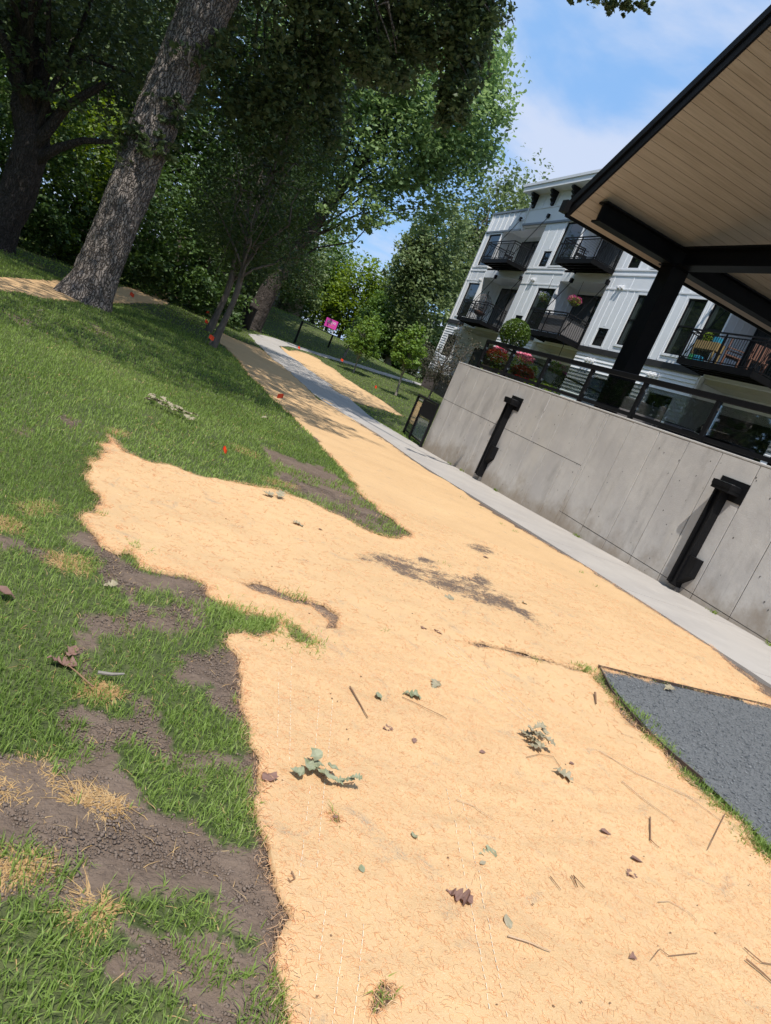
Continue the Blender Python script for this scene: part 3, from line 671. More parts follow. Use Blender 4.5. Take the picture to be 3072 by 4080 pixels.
# ------------------------------------------------------------------ glass railing on the wall
RX = 7.42
kx = RX/7.15
RTOP = 2.86; 
pys = [onx(1700+.8235*x, 650+.8235*y, RX)[1] for x, y in [(285,850),(430,895),(600,935),(815,985),(1070,1055),(1420,1150)]]
pys = [16.05]+[round(p, 2) for p in pys[1:]]+[6.15, 4.3, 2.5, .6, -1.2]
print('posts', pys, onx(1935, 1350, RX), onx(3072, 1613, RX))
gr = thing('glass_railing', 'black metal railing with clear glass panes along the wall top', 'railing', (RX, 8, PATIO))
MB().box(RX-.035, RX+.035, -1.2, 16.1, RTOP-.085, RTOP, bev=.006).build('top_rail', M['black'], gr)
MB().box(RX-.02, RX+.02, -1.2, 16.07, WTOP+.07, WTOP+.13).build('bottom_rail', M['black'], gr)
for i, y in enumerate(pys):
    MB().box(RX-.03, RX+.03, y-.038, y+.038, PATIO-.1, RTOP-.085).build('post', M['black'], gr)
for a, b in zip(pys[:-1], pys[1:]):
    MB().box(RX-.006, RX+.006, b+.06, a-.06, WTOP+.16, RTOP-.13).build('glass_pane', M['glass'], gr)
    cl = MB()
    for y in (a-.05, b+.05):
        for z in (WTOP+.22, RTOP-.2): cl.box(RX-.014, RX+.014, y-.022, y+.022, z-.02, z+.02)
    cl.build('glass_clamps', M['stainless'], gr, kind='stuff')
# end return of the railing
er = thing('end_railing', 'short black railing turning back from the wall end across the patio', 'railing', (8.5, 16.05, PATIO))
MB().box(RX+.05, 11.5, 16.02, 16.08, RTOP-.045, RTOP).build('top_rail', M['black'], er)
MB().box(RX+.05, 11.5, 16.03, 16.07, WTOP+.10, WTOP+.14).build('bottom_rail', M['black'], er)
for x in (9.4, 11.45): MB().box(x-.03, x+.03, 16.02, 16.08, PATIO, RTOP-.05).build('post', M['black'], er)
for a, b in ((RX+.08, 9.35), (9.45, 11.4)): MB().box(a, b, 16.044, 16.056, WTOP+.16, RTOP-.08).build('glass_pane', M['glass'], er)
# ------------------------------------------------------------------ low gate at the wall end
gl = G2(1606, 1727); gm = G2(1627, 1750); g2 = G2(1672, 1784)
print('gate', gl, gm, g2)
gt = thing('glass_gate', 'low black framed glass gate with a lock box at the far end of the wall', 'gate', tuple(gm))
zt = lambda p, h: (p[0], p[1], p[2]+h)
hg = 1.12
for nm, p in (('gate_post', gl), ('gate_post', gm), ('gate_post', g2)):
    MB().bar(zt(p, -.05), zt(p, hg-.02), .055).build(nm, M['black'], gt)
MB().bar(zt(gl, hg), zt(g2, hg), .06, .05).build('top_rail', M['black'], gt)
MB().bar(zt(gl, .12), zt(g2, .12), .04).build('bottom_rail', M['black'], gt)
dv = (g2-gl)/np.linalg.norm(g2-gl)
a, b = gl+dv*.05, gm-dv*.05
def quadplate(p, q, z0, z1, th=.01):
    p = np.array(p); q = np.array(q); n_ = np.array([-(q-p)[1], (q-p)[0], 0]); n_ = n_/np.linalg.norm(n_)*th/2
    V = [p-n_+[0,0,z0], q-n_+[0,0,z0], q+n_+[0,0,z0], p+n_+[0,0,z0], p-n_+[0,0,z1], q-n_+[0,0,z1], q+n_+[0,0,z1], p+n_+[0,0,z1]]
    return MB().add(V, [(0,3,2,1),(4,5,6,7),(0,1,5,4),(1,2,6,5),(2,3,7,6),(3,0,4,7)])
quadplate(a, b, .15, hg-.05).build('glass_pane', M['glass'], gt); quadplate(gm+dv*.05, g2-dv*.05, .15, hg-.3).build('glass_pane', M['glass'], gt)
quadplate(gm+dv*.06, g2-dv*.02, hg-.42, hg-.03, .06).build('lock_box', M['black'], gt)
quadplate(g2-dv*.3, g2-dv*.22, hg-.3, hg-.15, .075).build('keypad', M['stainless'], gt)
quadplate(gm-dv*.09, gm+dv*.02, hg-.28, hg-.24, .05).build('latch', M['black'], gt)

# ------------------------------------------------------------------ patio
pt = BX('patio', M['concwalk'], None, 7.34, 17.0, -3, 16.6, -.5, PATIO, kind='structure', label='raised concrete patio')
# ------------------------------------------------------------------ flowers and small plants (leaf-sized faces)
def leafcloud(C, R, n, size, shape='ellipsoid', shell=.5, up=.35, clump=None, aspect=1.5, droop=0):
    """returns verts, faces, tone of n folded leaves spread through an ellipsoid"""
    C = np.array(C, float); R = np.array(R, float)
    if clump:
        nc = max(3, n//clump); d = RNG.normal(size=(nc, 3)); d /= np.linalg.norm(d, axis=1)[:, None]
        r = RNG.uniform(shell, 1.0, nc)**.6; cc = d*r[:, None]
        cc += .13*RNG.normal(size=cc.shape)
        k = RNG.integers(0, nc, n); sp = RNG.uniform(.09, .2, nc)[k]
        g_ = RNG.normal(size=(n, 3)); g_ /= np.maximum(1, np.linalg.norm(g_, axis=1)/1.7)[:, None]; p = cc[k]+g_*sp[:, None]; ct = RNG.uniform(0, 1, nc)[k]
    else:
        d = RNG.normal(size=(n, 3)); d /= np.linalg.norm(d, axis=1)[:, None]
        p = d*(RNG.uniform(shell, 1, n)**.5)[:, None]; ct = RNG.uniform(0, 1, n)
    P = C+p*R
    return leaves_at(P, size, up, aspect, ct, droop)
def leaves_at(P, size, up=.35, aspect=1.5, ct=None, droop=0):
    n = len(P)
    if ct is None: ct = RNG.uniform(0, 1, n)
    nrm = RNG.normal(size=(n, 3)); nrm[:, 2] = np.abs(nrm[:, 2])+up*2; nrm /= np.linalg.norm(nrm, axis=1)[:, None]
    t = RNG.normal(size=(n, 3)); t[:, 2] -= droop; t -= (t*nrm).sum(1)[:, None]*nrm; t /= np.linalg.norm(t, axis=1)[:, None]
    s = np.cross(nrm, t); L_ = size*RNG.uniform(.6, 1.25, n)[:, None]; W_ = L_/aspect
    a = P-t*L_*.5; b = P+s*W_*.5+nrm*W_*.12; c = P+t*L_*.5; d_ = P-s*W_*.5+nrm*W_*.12
    V = np.stack([a, b, c, d_], 1).reshape(-1, 3)
    i = np.arange(n)*4; F_ = np.concatenate([np.stack([i, i+1, i+2], 1), np.stack([i, i+2, i+3], 1)])
    tone = np.clip(.6*ct+.4*RNG.uniform(0, 1, n), 0, 1)
    return V, F_, np.repeat(tone, 4)
def cloud(name, parts, mat, parent, **pr):
    Vs, Fs, Ts, b = [], [], [], 0
    for V, F_, T in parts: Vs.append(V); Fs.append(F_+b); Ts.append(T); b += len(V)
    return obj(name, np.concatenate(Vs), np.concatenate(Fs), mat, parent, False, {'tone': np.concatenate(Ts)}, **pr)
def atx(x, y, X, s=1.844): return onx(x*s, y*s, X)
pl1 = onx(1700+.42017*700, 1150+.42017*720, 8.15); pl2 = onx(1700+.42017*880, 1150+.42017*790, 8.15)
print('planters', pl1, pl2)
def flower_planter(p, lab, first):
    z0 = PATIO; x, y = p[0], p[1]
    t = thing('flower_planter', lab, 'planter', (x, y, z0), group='brown tapered planters behind the glass')
    V = []; s0, s1, h = .24, .33, .72
    MB().add([(x-s0,y-s0,z0),(x+s0,y-s0,z0),(x+s0,y+s0,z0),(x-s0,y+s0,z0),(x-s1,y-s1,z0+h),(x+s1,y-s1,z0+h),(x+s1,y+s1,z0+h),(x-s1,y+s1,z0+h)],
             [(0,3,2,1),(4,5,6,7),(0,1,5,4),(1,2,6,5),(2,3,7,6),(3,0,4,7)]).build('pot', M['planter'], t)
    top = np.array([x, y, z0+h+.12])
    cloud('greenery', [leafcloud(top, (.42, .42, .2), 500, .06), leafcloud(top+[-.2, .25, -.3], (.15, .18, .35), 160, .06), leafcloud(top+[-.2, -.3, -.2], (.2, .2, .25), 160, .07)], M['leaf_lime'], t, kind='stuff')
    cloud('red_blossom', [leafcloud(top+[-.1, .12 if first else -.35, .05 if first else -.15], (.3, .26, .17), 520, .06)], M['petal_red'], t, kind='stuff')
    cloud('pink_blossom', [leafcloud(top+[0, .32 if first else .05, .2], (.2, .16 if first else .35, .12), 230, .075)], M['petal_pink'], t, kind='stuff')
flower_planter(pl1, 'brown tapered planter with red and pink flowers and trailing ivy, nearer the railing end', True)
flower_planter(pl2, 'brown tapered planter with pink and orange flowers spilling over its side', False)
tb = onx(1113*1.844, 722*1.844, 9.6)
print('topiary', tb)
t = thing('topiary', 'clipped round boxwood ball rising above the glass railing', 'shrub', (tb[0], tb[1], PATIO))
MB().lathe([(.2, 0), (.27, .45), (.28, .5)], (tb[0], tb[1], PATIO), 14).build('pot', M['planter'], t)
MB().tube([(tb[0], tb[1], PATIO+.4), (tb[0], tb[1], tb[2])], .03).build('stem', M['bark2'], t)
cloud('foliage', [leafcloud(tb, (.44, .44, .44), 4200, .055, shell=.8), leafcloud(tb, (.33, .33, .33), 900, .07, shell=.3)], M['leaf_box'], t, kind='stuff')
hp = onx(1700+.42017*1165, 1150+.42017*835, 8.2)
t = thing('hanging_pot', 'white hanging pot of mixed flowers behind the railing glass', 'hanging pot', tuple(hp))
MB().lathe([(.09, -.13), (.14, .08), (.15, .1)], hp, 14).build('pot', M['whitepot'], t)
cloud('flowers', [leafcloud(hp+[0, 0, .2], (.24, .24, .15), 240, .06)], M['leaf_lime'], t, kind='stuff')
cloud('blossom', [leafcloud(hp+[0, -.1, .22], (.25, .25, .14), 80, .05)], M['petal_magenta'], t, kind='stuff')
MB().tube([hp+[0, 0, .1], hp+[0, .02, .72], hp+[0, .1, .8], hp+[0, .16, .74]], .008, 6).build('hook', M['black'], t)
bp = onx(1700+.42017*1120, 1150+.42017*900, 8.0); 
t = thing('leafy_pot', 'low leafy light green plant at the foot of the railing glass', 'potted plant', (bp[0], bp[1], PATIO))
MB().lathe([(.15, 0), (.2, .3)], (bp[0], bp[1], PATIO), 12).build('pot', M['planter'], t)
cloud('foliage', [leafcloud((bp[0], bp[1], PATIO+.45), (.35, .55, .22), 420, .09)], M['leaf_lime'], t, kind='stuff')
# lounge seats and grill on the patio
def lounge(x, y, rz, lab):
    t = thing('lounge_chair', lab, 'chair', (x, y, PATIO), group='black lounge chairs on the patio'); t.rotation_euler = (0, 0, rz)
    def P(nm, mt, *a, bev=0): 
        o = BX(nm, mt, None, *a, bev=bev); o.parent = t; return o
    P('seat', M['rug'], -.34, .34, -.34, .34, .28, .42, bev=.03); P('backrest', M['rug'], -.34, .34, .28, .38, .40, .86, bev=.03)
    for s in (-1, 1):
        P('armrest', M['black'], s*.38-.03, s*.38+.03, -.36, .36, .55, .59)
        for yy in (-.33, .33): P('leg', M['black'], s*.38-.02, s*.38+.02, yy-.02, yy+.02, 0, .55)
lounge(8.7, 11.3, 2.2, 'black lounge chair behind the third railing pane from the planters'); lounge(8.6, 10.2, .9, 'black lounge chair facing the railing beside the pavilion column'); lounge(9.9, 11.9, -1.2, 'black lounge chair set back beneath the pavilion edge')
gp = onx(2300+.4634*1290, 1150+.4634*1270, 8.6); print('grill', gp)
t = thing('gas_grill', 'black domed gas grill with steel handle behind the near glass pane', 'grill', (gp[0], gp[1], PATIO))
gx0, gy0 = gp[0], gp[1]
BX('cabinet', M['black'], t, gx0-.25, gx0+.25, gy0-.45, gy0+.45, PATIO+.05, PATIO+.62, bev=.01)
mb = MB(); pr = [(math.cos(a)*.27, math.sin(a)*.26) for a in np.linspace(0, PI, 10)]
V = [(gx0+p[0], gy0+s*.38, PATIO+.63+p[1]) for s in (-1, 1) for p in pr]; mb.add(V, [(i, i+1, i+11, i+10) for i in range(9)]+[tuple(range(10))[::-1], tuple(range(10, 20))]); mb.build('hood', M['black'], t)
MB().tube([(gx0-.29, gy0-.3, PATIO+.75), (gx0-.29, gy0+.3, PATIO+.75)], .014).build('handle', M['stainless'], t)
for s in (-1, 1): BX('side_shelf', M['black'], t, gx0-.22, gx0+.22, gy0+s*.6-.15, gy0+s*.6+.15, PATIO+.6, PATIO+.63)
# ------------------------------------------------------------------ pavilion
XC = 9.0
tanA = math.tan(math.radians(37.5)); YB = 12.8
pk = (lambda d: EYE+d*(YB-.15)/d[1])(ray(1700+.8235*885, 650+.8235*183))
cb = onx(1700+.8235*1200, 650+.8235*515, XC)
print('pav', pk, cb)
Y0, Z0 = YB+.15, pk[2]
nS = np.array([0, tanA, 1.0])
def onsoffit(px, py): d = ray(px, py); t_ = ((np.array([0, Y0, Z0])-EYE)@nS)/(d@nS); return EYE+d*t_
tip = onsoffit(1700+.8235*672, 650+.8235*266); e1 = onsoffit(3072, 85)
print('tip', tip, e1, onsoffit(1700+.8235*1140, 650+.8235*507))
EX = tip[0]; EY = onsoffit(1700+.8235*1140, 650+.8235*507)[1]; EY = (EY+tip[1])/2
zs = lambda y: Z0+(Y0-y)*tanA
pv = thing('pavilion', 'dark steel pavilion with a steep wood-lined roof standing on the patio', 'pavilion', (XC, YB, PATIO))
RX1, YR = 15.5, 8.0
mb = MB().box(XC-.2, XC+.2, YB-.2, YB+.2, PATIO+.001, cb[2], bev=.01); mb.build('column', M['steel'], pv)
BX('base_plate', M['steel'], pv, XC-.28, XC+.28, YB-.28, YB+.28, PATIO+.001, PATIO+.03)
BX('cap_plate', M['steel'], pv, XC-.24, XC+.24, YB-.24, YB+.24, cb[2], cb[2]+.02)
bz0, bz1 = cb[2]+.02, zs(YB+.15)-.006
bxl = (lambda d: EYE+d*(YB-.15)/d[1])(ray(1700+.8235*850, 650+.8235*250))[0]
b1 = MB().box(bxl, RX1-.4, YB-.15, YB+.15, bz0, bz0+.035).box(bxl, RX1-.4, YB-.15, YB+.15, bz1-.035, bz1).box(bxl+.01, RX1-.4, YB-.02, YB+.02, bz0+.035, bz1-.035)
b1.build('cross_beam', M['steel'], pv)
b2 = MB().box(XC-.15, XC+.15, 3.2, YB-.16, bz0, bz0+.035).box(XC-.15, XC+.15, 3.2, YB-.16, bz1-.035, bz1).box(XC-.02, XC+.02, 3.2, YB-.16, bz0+.035, bz1-.035)
b2.build('tie_beam', M['steel'], pv)
MB().box(XC-.2, XC+.2, 3.0, 3.4, PATIO+.001, bz0).build('column', M['steel'], pv)
MB().box(13.8, 14.2, YB-.2, YB+.2, PATIO+.001, bz0).build('column', M['steel'], pv)
MB().box(bxl, RX1-.4, 3.05, 3.35, bz0, bz1).build('cross_beam', M['steel'], pv)
# soffit boards, one object each, along x
ca, sa = math.cos(math.radians(37.5)), math.sin(math.radians(37.5))
pw = .168; th = .018
v0 = MB().add([(EX+.02,0,0),(RX1,0,0),(RX1,-(pw-.007)*ca,(pw-.007)*sa),(EX+.02,-(pw-.007)*ca,(pw-.007)*sa),
     (EX+.02,th*sa,th*ca),(RX1,th*sa,th*ca),(RX1,-(pw-.007)*ca+th*sa,(pw-.007)*sa+th*ca),(EX+.02,-(pw-.007)*ca+th*sa,(pw-.007)*sa+th*ca)], [(0,1,2,3),(4,7,6,5),(0,4,5,1),(1,5,6,2),(2,6,7,3),(3,7,4,0)])
bme = mesh('soffit_board', v0.v, v0.f, M['wood'])
# split each course in two lengths so that butt joints show
y = EY-.03; nb = 0
while y > YR+.05:
    inst('soffit_board', bme, (0, y, zs(y)), pv); y -= pw*ca; nb += 1
def slopebox(x0, x1, ya, yb, d0, d1, flip=False):
    """box following the roof slope between ya and yb, d = distance above the soffit plane"""
    V = []
    for d_ in (d0, d1):
        for (x, yy) in ((x0, ya), (x1, ya), (x1, yb), (x0, yb)): V.append((x, yy+d_*sa, zs(yy)+d_*ca))
    return MB().add(V, [(0,1,2,3),(4,7,6,5),(0,4,5,1),(1,5,6,2),(2,6,7,3),(3,7,4,0)])
slopebox(EX+.03, RX1, EY-.02, YR, .025, .27).build('roof_deck', M['steel'], pv)
slopebox(EX-.02, EX+.02, EY+.0, YR, -.02, .15).build('rake_fascia', M['black'], pv)
slopebox(EX-.05, EX-.0, EY+.02, YR, .16, .30).build('rake_trim', M['black'], pv)
MB().box(EX-.05, RX1, EY+.002, EY+.03, zs(EY)-.03, zs(EY)+.10).build('eave_fascia', M['black'], pv)
MB().box(EX-.05, RX1, EY+.04, EY+.16, zs(EY)+.04, zs(EY)+.22).build('gutter', M['black'], pv)
BX('gutter_end', M['black'], pv, EX-.16, EX-.055, EY-.06, EY+.14, zs(EY)+.03, zs(EY)+.25)
zr = zs(YR); 
MB().add([(EX,YR,zr),(RX1,YR,zr),(RX1,YR-(EY-YR),zs(EY)),(EX,YR-(EY-YR),zs(EY)),(EX,YR,zr+.3),(RX1,YR,zr+.3),(RX1,YR-(EY-YR),zs(EY)+.3),(EX,YR-(EY-YR),zs(EY)+.3)],[(0,1,2,3),(4,7,6,5),(0,4,5,1),(1,5,6,2),(2,6,7,3),(3,7,4,0)]).build('near_roof_slope', M['steel'], pv)

# ------------------------------------------------------------------ apartment building
FX = 17.0; BY0, BY1 = 3.0, 43.4; RB = 18.2
bd = thing('apartment_building', 'white three-storey apartment building with black balconies and dark windows', 'building', (24, 24, .6))
F2, F3 = 5.3, 8.6
recess = [(36.0, 41.0), (28.05, 32.1), (16.3, 20.22)]
win2 = [(41.1, 42.75), (32.15, 33.88), (24.5, 25.6), (21.6, 22.6), (20.28, 21.25), (13.2, 15.2), (9.5, 11.5)]
small = [(34.2, 35.0), (26.5, 27.25), (14.0-6, 14.7-6)]
def wall_holes(y0, y1, z0, z1, hl, X=FX, th=.2, mt='white', nm='wall'):
    ys = sorted({y0, y1, *[h[0] for h in hl], *[h[1] for h in hl]}); zz = sorted({z0, z1, *[h[2] for h in hl], *[h[3] for h in hl]})
    mb = MB()
    for a, b in zip(ys[:-1], ys[1:]):
        run = None
        for c, d in zip(zz[:-1], zz[1:]):
            cy, cz = (a+b)/2, (c+d)/2; hit = any(h[0] < cy < h[1] and h[2] < cz < h[3] for h in hl)
            if not hit:
                if run is None: run = [c, d]
                else: run[1] = d
            if hit or d == zz[-1]:
                if run: mb.box(X, X+th, a, b, *run)
                run = None
    mb.build(nm, M[mt], bd)
def window(y0, y1, z0, z1, X=FX, meet=None, nm='window', cur=False):
    f = MB(); w = .055; xo, xi = X+.03, X+.10
    f.box(xo, xi, y0, y0+w, z0, z1).box(xo, xi, y1-w, y1, z0, z1).box(xo+.001, xi-.001, y0+w, y1-w, z0, z0+w).box(xo+.001, xi-.001, y0+w, y1-w, z1-w, z1)
    if meet: f.box(xo+.002, xi-.002, y0+w, y1-w, meet-.025, meet+.025)
    fr = f.build(nm, M['black'], bd)
    BX('pane', M['pane'], fr, X+.07, X+.085, y0+w, y1-w, z0+w, z1-w)
    if cur:
        BX('drape', M['curtain'], fr, X+.066, X+.0695, y1-w-.22*(y1-y0), y1-w, z0+w, z1-w)
def casing(y0, y1, z0, z1, X=FX, w=.085):
    mb = MB(); x0, x1 = X-.014, X-.001
    mb.box(x0, x1, y0-w, y0, z0-w, z1+w).box(x0, x1, y1, y1+w, z0-w, z1+w).box(x0-.002, x1, y0, y1, z1, z1+w).box(x0-.02, x1, y0, y1, z0-w, z0)
    mb.build('window_casing', M['white'], bd)
holes2, holes3, holes1 = [], [], []
for y0, y1 in win2:
    holes2.append((y0, y1, 5.6, 7.66)); window(y0, y1, 5.6, 7.66, meet=6.66, cur=True); casing(y0, y1, 5.6, 7.66)
    if y1 < 42: holes3.append((y0, y1, 8.8, 10.99)); window(y0, y1, 8.8, 10.99, meet=9.95, cur=True); casing(y0, y1, 8.8, 10.99)
    else: holes3.append((y0, y1, 8.75, 10.66)); window(y0, y1, 8.75, 10.66, meet=9.35, cur=True); casing(y0, y1, 8.75, 10.66)
for y0, y1 in small:
    holes2.append((y0, y1, 5.4, 6.16)); window(y0, y1, 5.4, 6.16, meet=5.8, nm='vent_grille'); holes3.append((y0, y1, 8.75, 9.55)); window(y0, y1, 8.75, 9.55, meet=9.2, nm='vent_grille')
for a, b in recess:
    holes2.append((a, b, 5.3, 8.05)); holes3.append((a, b, 8.6, 11.0 if a < 36 else 10.8))
wall_holes(BY0, BY1, F2, 8.42, holes2); wall_holes(BY0, 38.8, 8.42, 12.72, [h for h in holes3 if h[1] <= 38.8]+[(36.0, 38.8, 8.6, 11.0)], nm='wall')
wall_holes(38.8, BY1, 8.42, 11.9, [h for h in holes3 if h[0] > 41]+[(38.8, 41.0, 8.6, 10.8)])
# recesses with doors, lined in white
for a, b in recess:
    for z0, z1, zt_ in ((5.3, 8.05, 7.9), (8.6, 11.0 if a < 36 else 10.95, 10.7)):
        r = MB().box(RB, RB+.15, a-.1, b+.1, z0, z1+.3).box(FX+.2, RB, b, b+.12, z0, z1+.1).box(FX+.2, RB, a-.12, a, z0, z1+.1).box(FX+.2, RB, a, b, z1, z1+.1).box(FX+.0, RB, a, b, z0-.12, z0)
        r.build('recess', M['white'], bd)
        mb = MB()
        for k in np.arange(FX+.35, RB, .28): mb.box(k, k+.04, b-.018, b, z0, z1)
        mb.build('batten', M['trim'], bd)
        d0, d1 = a+.1, min(b-.25, a+2.1) if b-a < 4.5 else a+4.4
        d0, d1 = (a+.3, b-.06) if b-a < 4.5 else (a+1.6, b-.45)
        dz1 = zt_-.02
        f = MB(); xo, xi = RB-.05, RB+.0; w = .07
        f.box(xo, xi-.002, d0, d0+w, z0, dz1).box(xo, xi-.002, d1-w, d1, z0, dz1).box(xo, xi-.002, d0+w, d1-w, dz1-w, dz1).box(xo, xi-.002, (d0+d1)/2-.04, (d0+d1)/2+.04, z0, dz1-w)
        fr = f.build('patio_door', M['black'], bd); BX('pane', M['pane'], fr, xo+.015, xi-.004, d0+w, d1-w, z0+.05, dz1-w)
        BX('handle', M['stainless'], fr, xo-.03, xo, (d0+d1)/2+.08, (d0+d1)/2+.11, z0+.9, z0+1.2)
# horizontal trims and headers
for (a, b) in ((BY0, 16.3), (20.22, 28.05), (32.1, 36.0), (41.0, BY1)):
    BX('belt_trim', M['trim'], bd, FX-.025, FX, a+.02, b-.02, 8.40, 8.46); BX('belt_trim', M['trim'], bd, FX-.025, FX, a+.02, b-.02, 8.62, 8.68)
    BX('belt_trim', M['trim'], bd, FX-.02, FX, a+.02, b-.02, 7.80, 7.86)
BX('header_band', M['greyroof'], bd, FX-.05, FX, 38.81, BY1, 10.76, 10.86)
BX('header_band', M['greyroof'], bd, FX-.06, FX, BY0, 38.79, 11.02, 11.13)
BX('corner_trim', M['trim'], bd, FX-.07, FX, 38.74, 38.84, 11.14, 12.7); 
BX('belt_trim', M['trim'], bd, FX-.03, FX, BY0, 38.73, 11.9, 11.96)
BX('corner_board', M['trim'], bd, FX-.03, FX+.2, BY1, BY1+.03, 2.0, 11.9)
BX('corner_board', M['trim'], bd, FX-.032, FX, BY1-.14, BY1+.03, 5.31, 11.9)
y = BY1-.35
while y > 39.0:
    BX('batten', M['trim'], bd, FX-.03, FX, y-.03, y+.03, 10.87, 11.9); y -= .66
y = 38.2
while y > 33: BX('batten', M['trim'], bd, FX-.014, FX, y-.02, y+.02, 11.97, 12.7); y -= .8
for y, z0, z1 in [(35.45,8.7,11.0),(33.98+.06,8.7,11.0),(35.3,5.35,7.8),(34.05,5.35,7.8),(34.6,9.65,11.0),(34.62,6.3,7.8),(27.75,5.35,8.4),(27.35,5.35,7.8),(26.4,5.35,8.4),(25.95,5.35,7.8),(26.9,6.25,7.8),(24.25,5.35,8.4),(23.2,5.35,8.4),(27.6,8.7,11),(26.4,8.7,11),(25.9,8.7,11),(42.95,5.35,8.4),(41.05,7.87,8.4),(33,7.87,8.4),(35.4,7.87,8.4),(42.1,7.87,8.4),(22.75,5.35,8.4),(21.42,5.35,8.4),(20.1+.16,7.7,8.4)]:
    BX('batten', M['white'], bd, FX-.012, FX, y-.024, y+.024, z0, z1)
# roof, parapet, eave
BX('parapet_cap', M['greyroof'], bd, FX-.06, FX+.3, 38.85, BY1+.06, 11.9, 12.02)
BX('roof_slab', M['greyroof'], bd, FX+.2, 32, BY0, BY1, 11.6, 11.9)
BX('upper_storey_end', M['white'], bd, FX+.2, 32, 38.6, 38.79, 11.9, 12.75)
ev = BX('eave', M['trim'], bd, FX-.55, 32.5, BY0, 39.35, 12.72, 12.98); BX('roof_edge', M['whitepot'], bd, FX-.6, 32.5, BY0, 39.4, 12.98, 13.12)
def corbel(y):
    pr = [(0,12.70),(-.42,12.70),(-.42,12.60),(-.30,12.52),(-.34,12.42),(-.20,12.34),(-.24,12.24),(-.12,12.12),(-.12,12.02),(0,11.95)]
    n = len(pr); V = [(FX-.001+p[0], y+s*.11, p[1]) for s in (-1, 1) for p in pr]
    MB().add(V, [tuple(range(n))[::-1], tuple(range(n, 2*n))]+[(i, (i+1) % n, (i+1) % n+n, i+n) for i in range(n)]).build('corbel', M['black'], bd)
for y in (38.4, 36.3, 34.2, 32.1, 30.0): corbel(y)
BX('end_wall', M['white'], bd, FX+.2, 32, BY1-.2, BY1, .2, 11.6); BX('back_wall', M['white'], bd, 31.8, 32, BY0, BY1-.21, .2, 11.6); BX('near_end_wall', M['white'], bd, FX+.2, 31.8, BY0, BY0+.2, .2, 11.6)
BX('dark_band', M['band'], bd, FX-.05, FX-.001, 20.25, 28.0, 5.06, 5.29); BX('dark_band', M['band'], bd, FX-.05, FX-.001, 32.12, 35.98, 5.06, 5.29); BX('dark_band', M['band'], bd, FX-.05, FX-.001, 41.02, BY1+.04, 5.06, 5.29); BX('dark_band', M['band'], bd, FX-.05, FX-.001, BY0, 16.28, 5.06, 5.29)
# ground floor: lap siding boards around the openings
open1 = [(41.1, 42.6, 3.0, 4.42), (36.0, 41.0, 1.75, 5.06), (28.05, 32.1, 1.75, 5.06), (24.9, 26.3, 1.78, 4.15), (21.0, 22.9-.6, 1.78, 4.15), (16.3, 20.22, 1.75, 5.06), (10, 13, 1.78, 4.2)]
wall_holes(BY0, BY1, .3, 5.3, [(a, b, c, d) for a, b, c, d in open1], X=FX+.03)
segs = [(41.02, BY1), (32.12, 35.98), (20.25, 28.0), (BY0, 16.28)]
bexp = .15
board_cache = {}
for (a, b) in segs:
    z = 2.0 if a > 40 else PATIO+.02; k = 0
    while z < 5.04:
        z1 = min(z+bexp, 5.05)
        spans = [(a, b)]
        for (oa, ob, oz0, oz1) in open1:
            if oz0 < (z+z1)/2 < oz1:
                ns = []
                for (p, q) in spans:
                    if ob+.06 <= p or oa-.06 >= q: ns.append((p, q)); continue
                    if oa-.06 > p: ns.append((p, oa-.06))
                    if ob+.06 < q: ns.append((ob+.06, q))
                spans = ns
        for (p, q) in spans:
            key = (round(q-p, 3), round(z1-z, 3))
            if key not in board_cache:
                l = q-p; h_ = z1-z
                board_cache[key] = mesh('siding_board', [(-.004,0,h_),(-.04,0,0),(0,0,0),(0,0,h_),(-.004,l,h_),(-.04,l,0),(0,l,0),(0,l,h_)], [(0,1,5,4),(1,2,6,5),(0,4,7,3),(0,3,2,1),(4,5,6,7)], M['white'])
            inst('siding_board', board_cache[key], (FX+.029, p, z), bd)
        z += bexp
for (a, b, c, d) in open1:
    if b-a < 3.5 and a > 15:
        window(a, b, c, d, X=FX+.02, nm='window' if c > 2 else 'patio_door', meet=(c+d)/2 if c > 2 else None); casing(a, b, c, d, X=FX+.02, w=.07)
    else:
        r = MB().box(RB, RB+.15, a-.1, b+.1, c, d+.1).box(FX+.2, RB, b, b+.12, c, d).box(FX+.2, RB, a-.12, a, c, d)
        r.build('recess', M['white'], bd)
        f = MB(); f.box(RB-.05, RB-.002, a+.5, a+.57, c, 4.2).box(RB-.05, RB-.002, b-.4, b-.33, c, 4.2).box(RB-.05, RB-.002, a+.57, b-.4, 4.13, 4.2).box(RB-.05, RB-.002, (a+b)/2-.04, (a+b)/2+.04, c, 4.13)
        fr = f.build('patio_door', M['black'], bd); BX('pane', M['pane'], fr, RB-.035, RB-.006, a+.57, b-.4, c+.05, 4.13)
        BX('cream_header', M['cream'], bd, FX+.21, RB-.06, a+.02, b-.02, 4.9, 5.05)
BX('base_masonry', M['brick'], bd, FX-.03, FX+.03, 29.4, BY1+.02, .1, 2.0)
BX('garage_opening_shade', M['inner_shade'], bd, FX-.04, FX-.031, 29.6, 38.6, .1, 1.9)  # flat dark panel; the opening's inner shade is put into its colour
for k in range(7):
    for j in range(2): BX('masonry_block', M['brick'], bd, FX-.05, FX-.031, 38.7+k*.66, 38.7+k*.66+.64, .3+j*.6, .3+j*.6+.58)
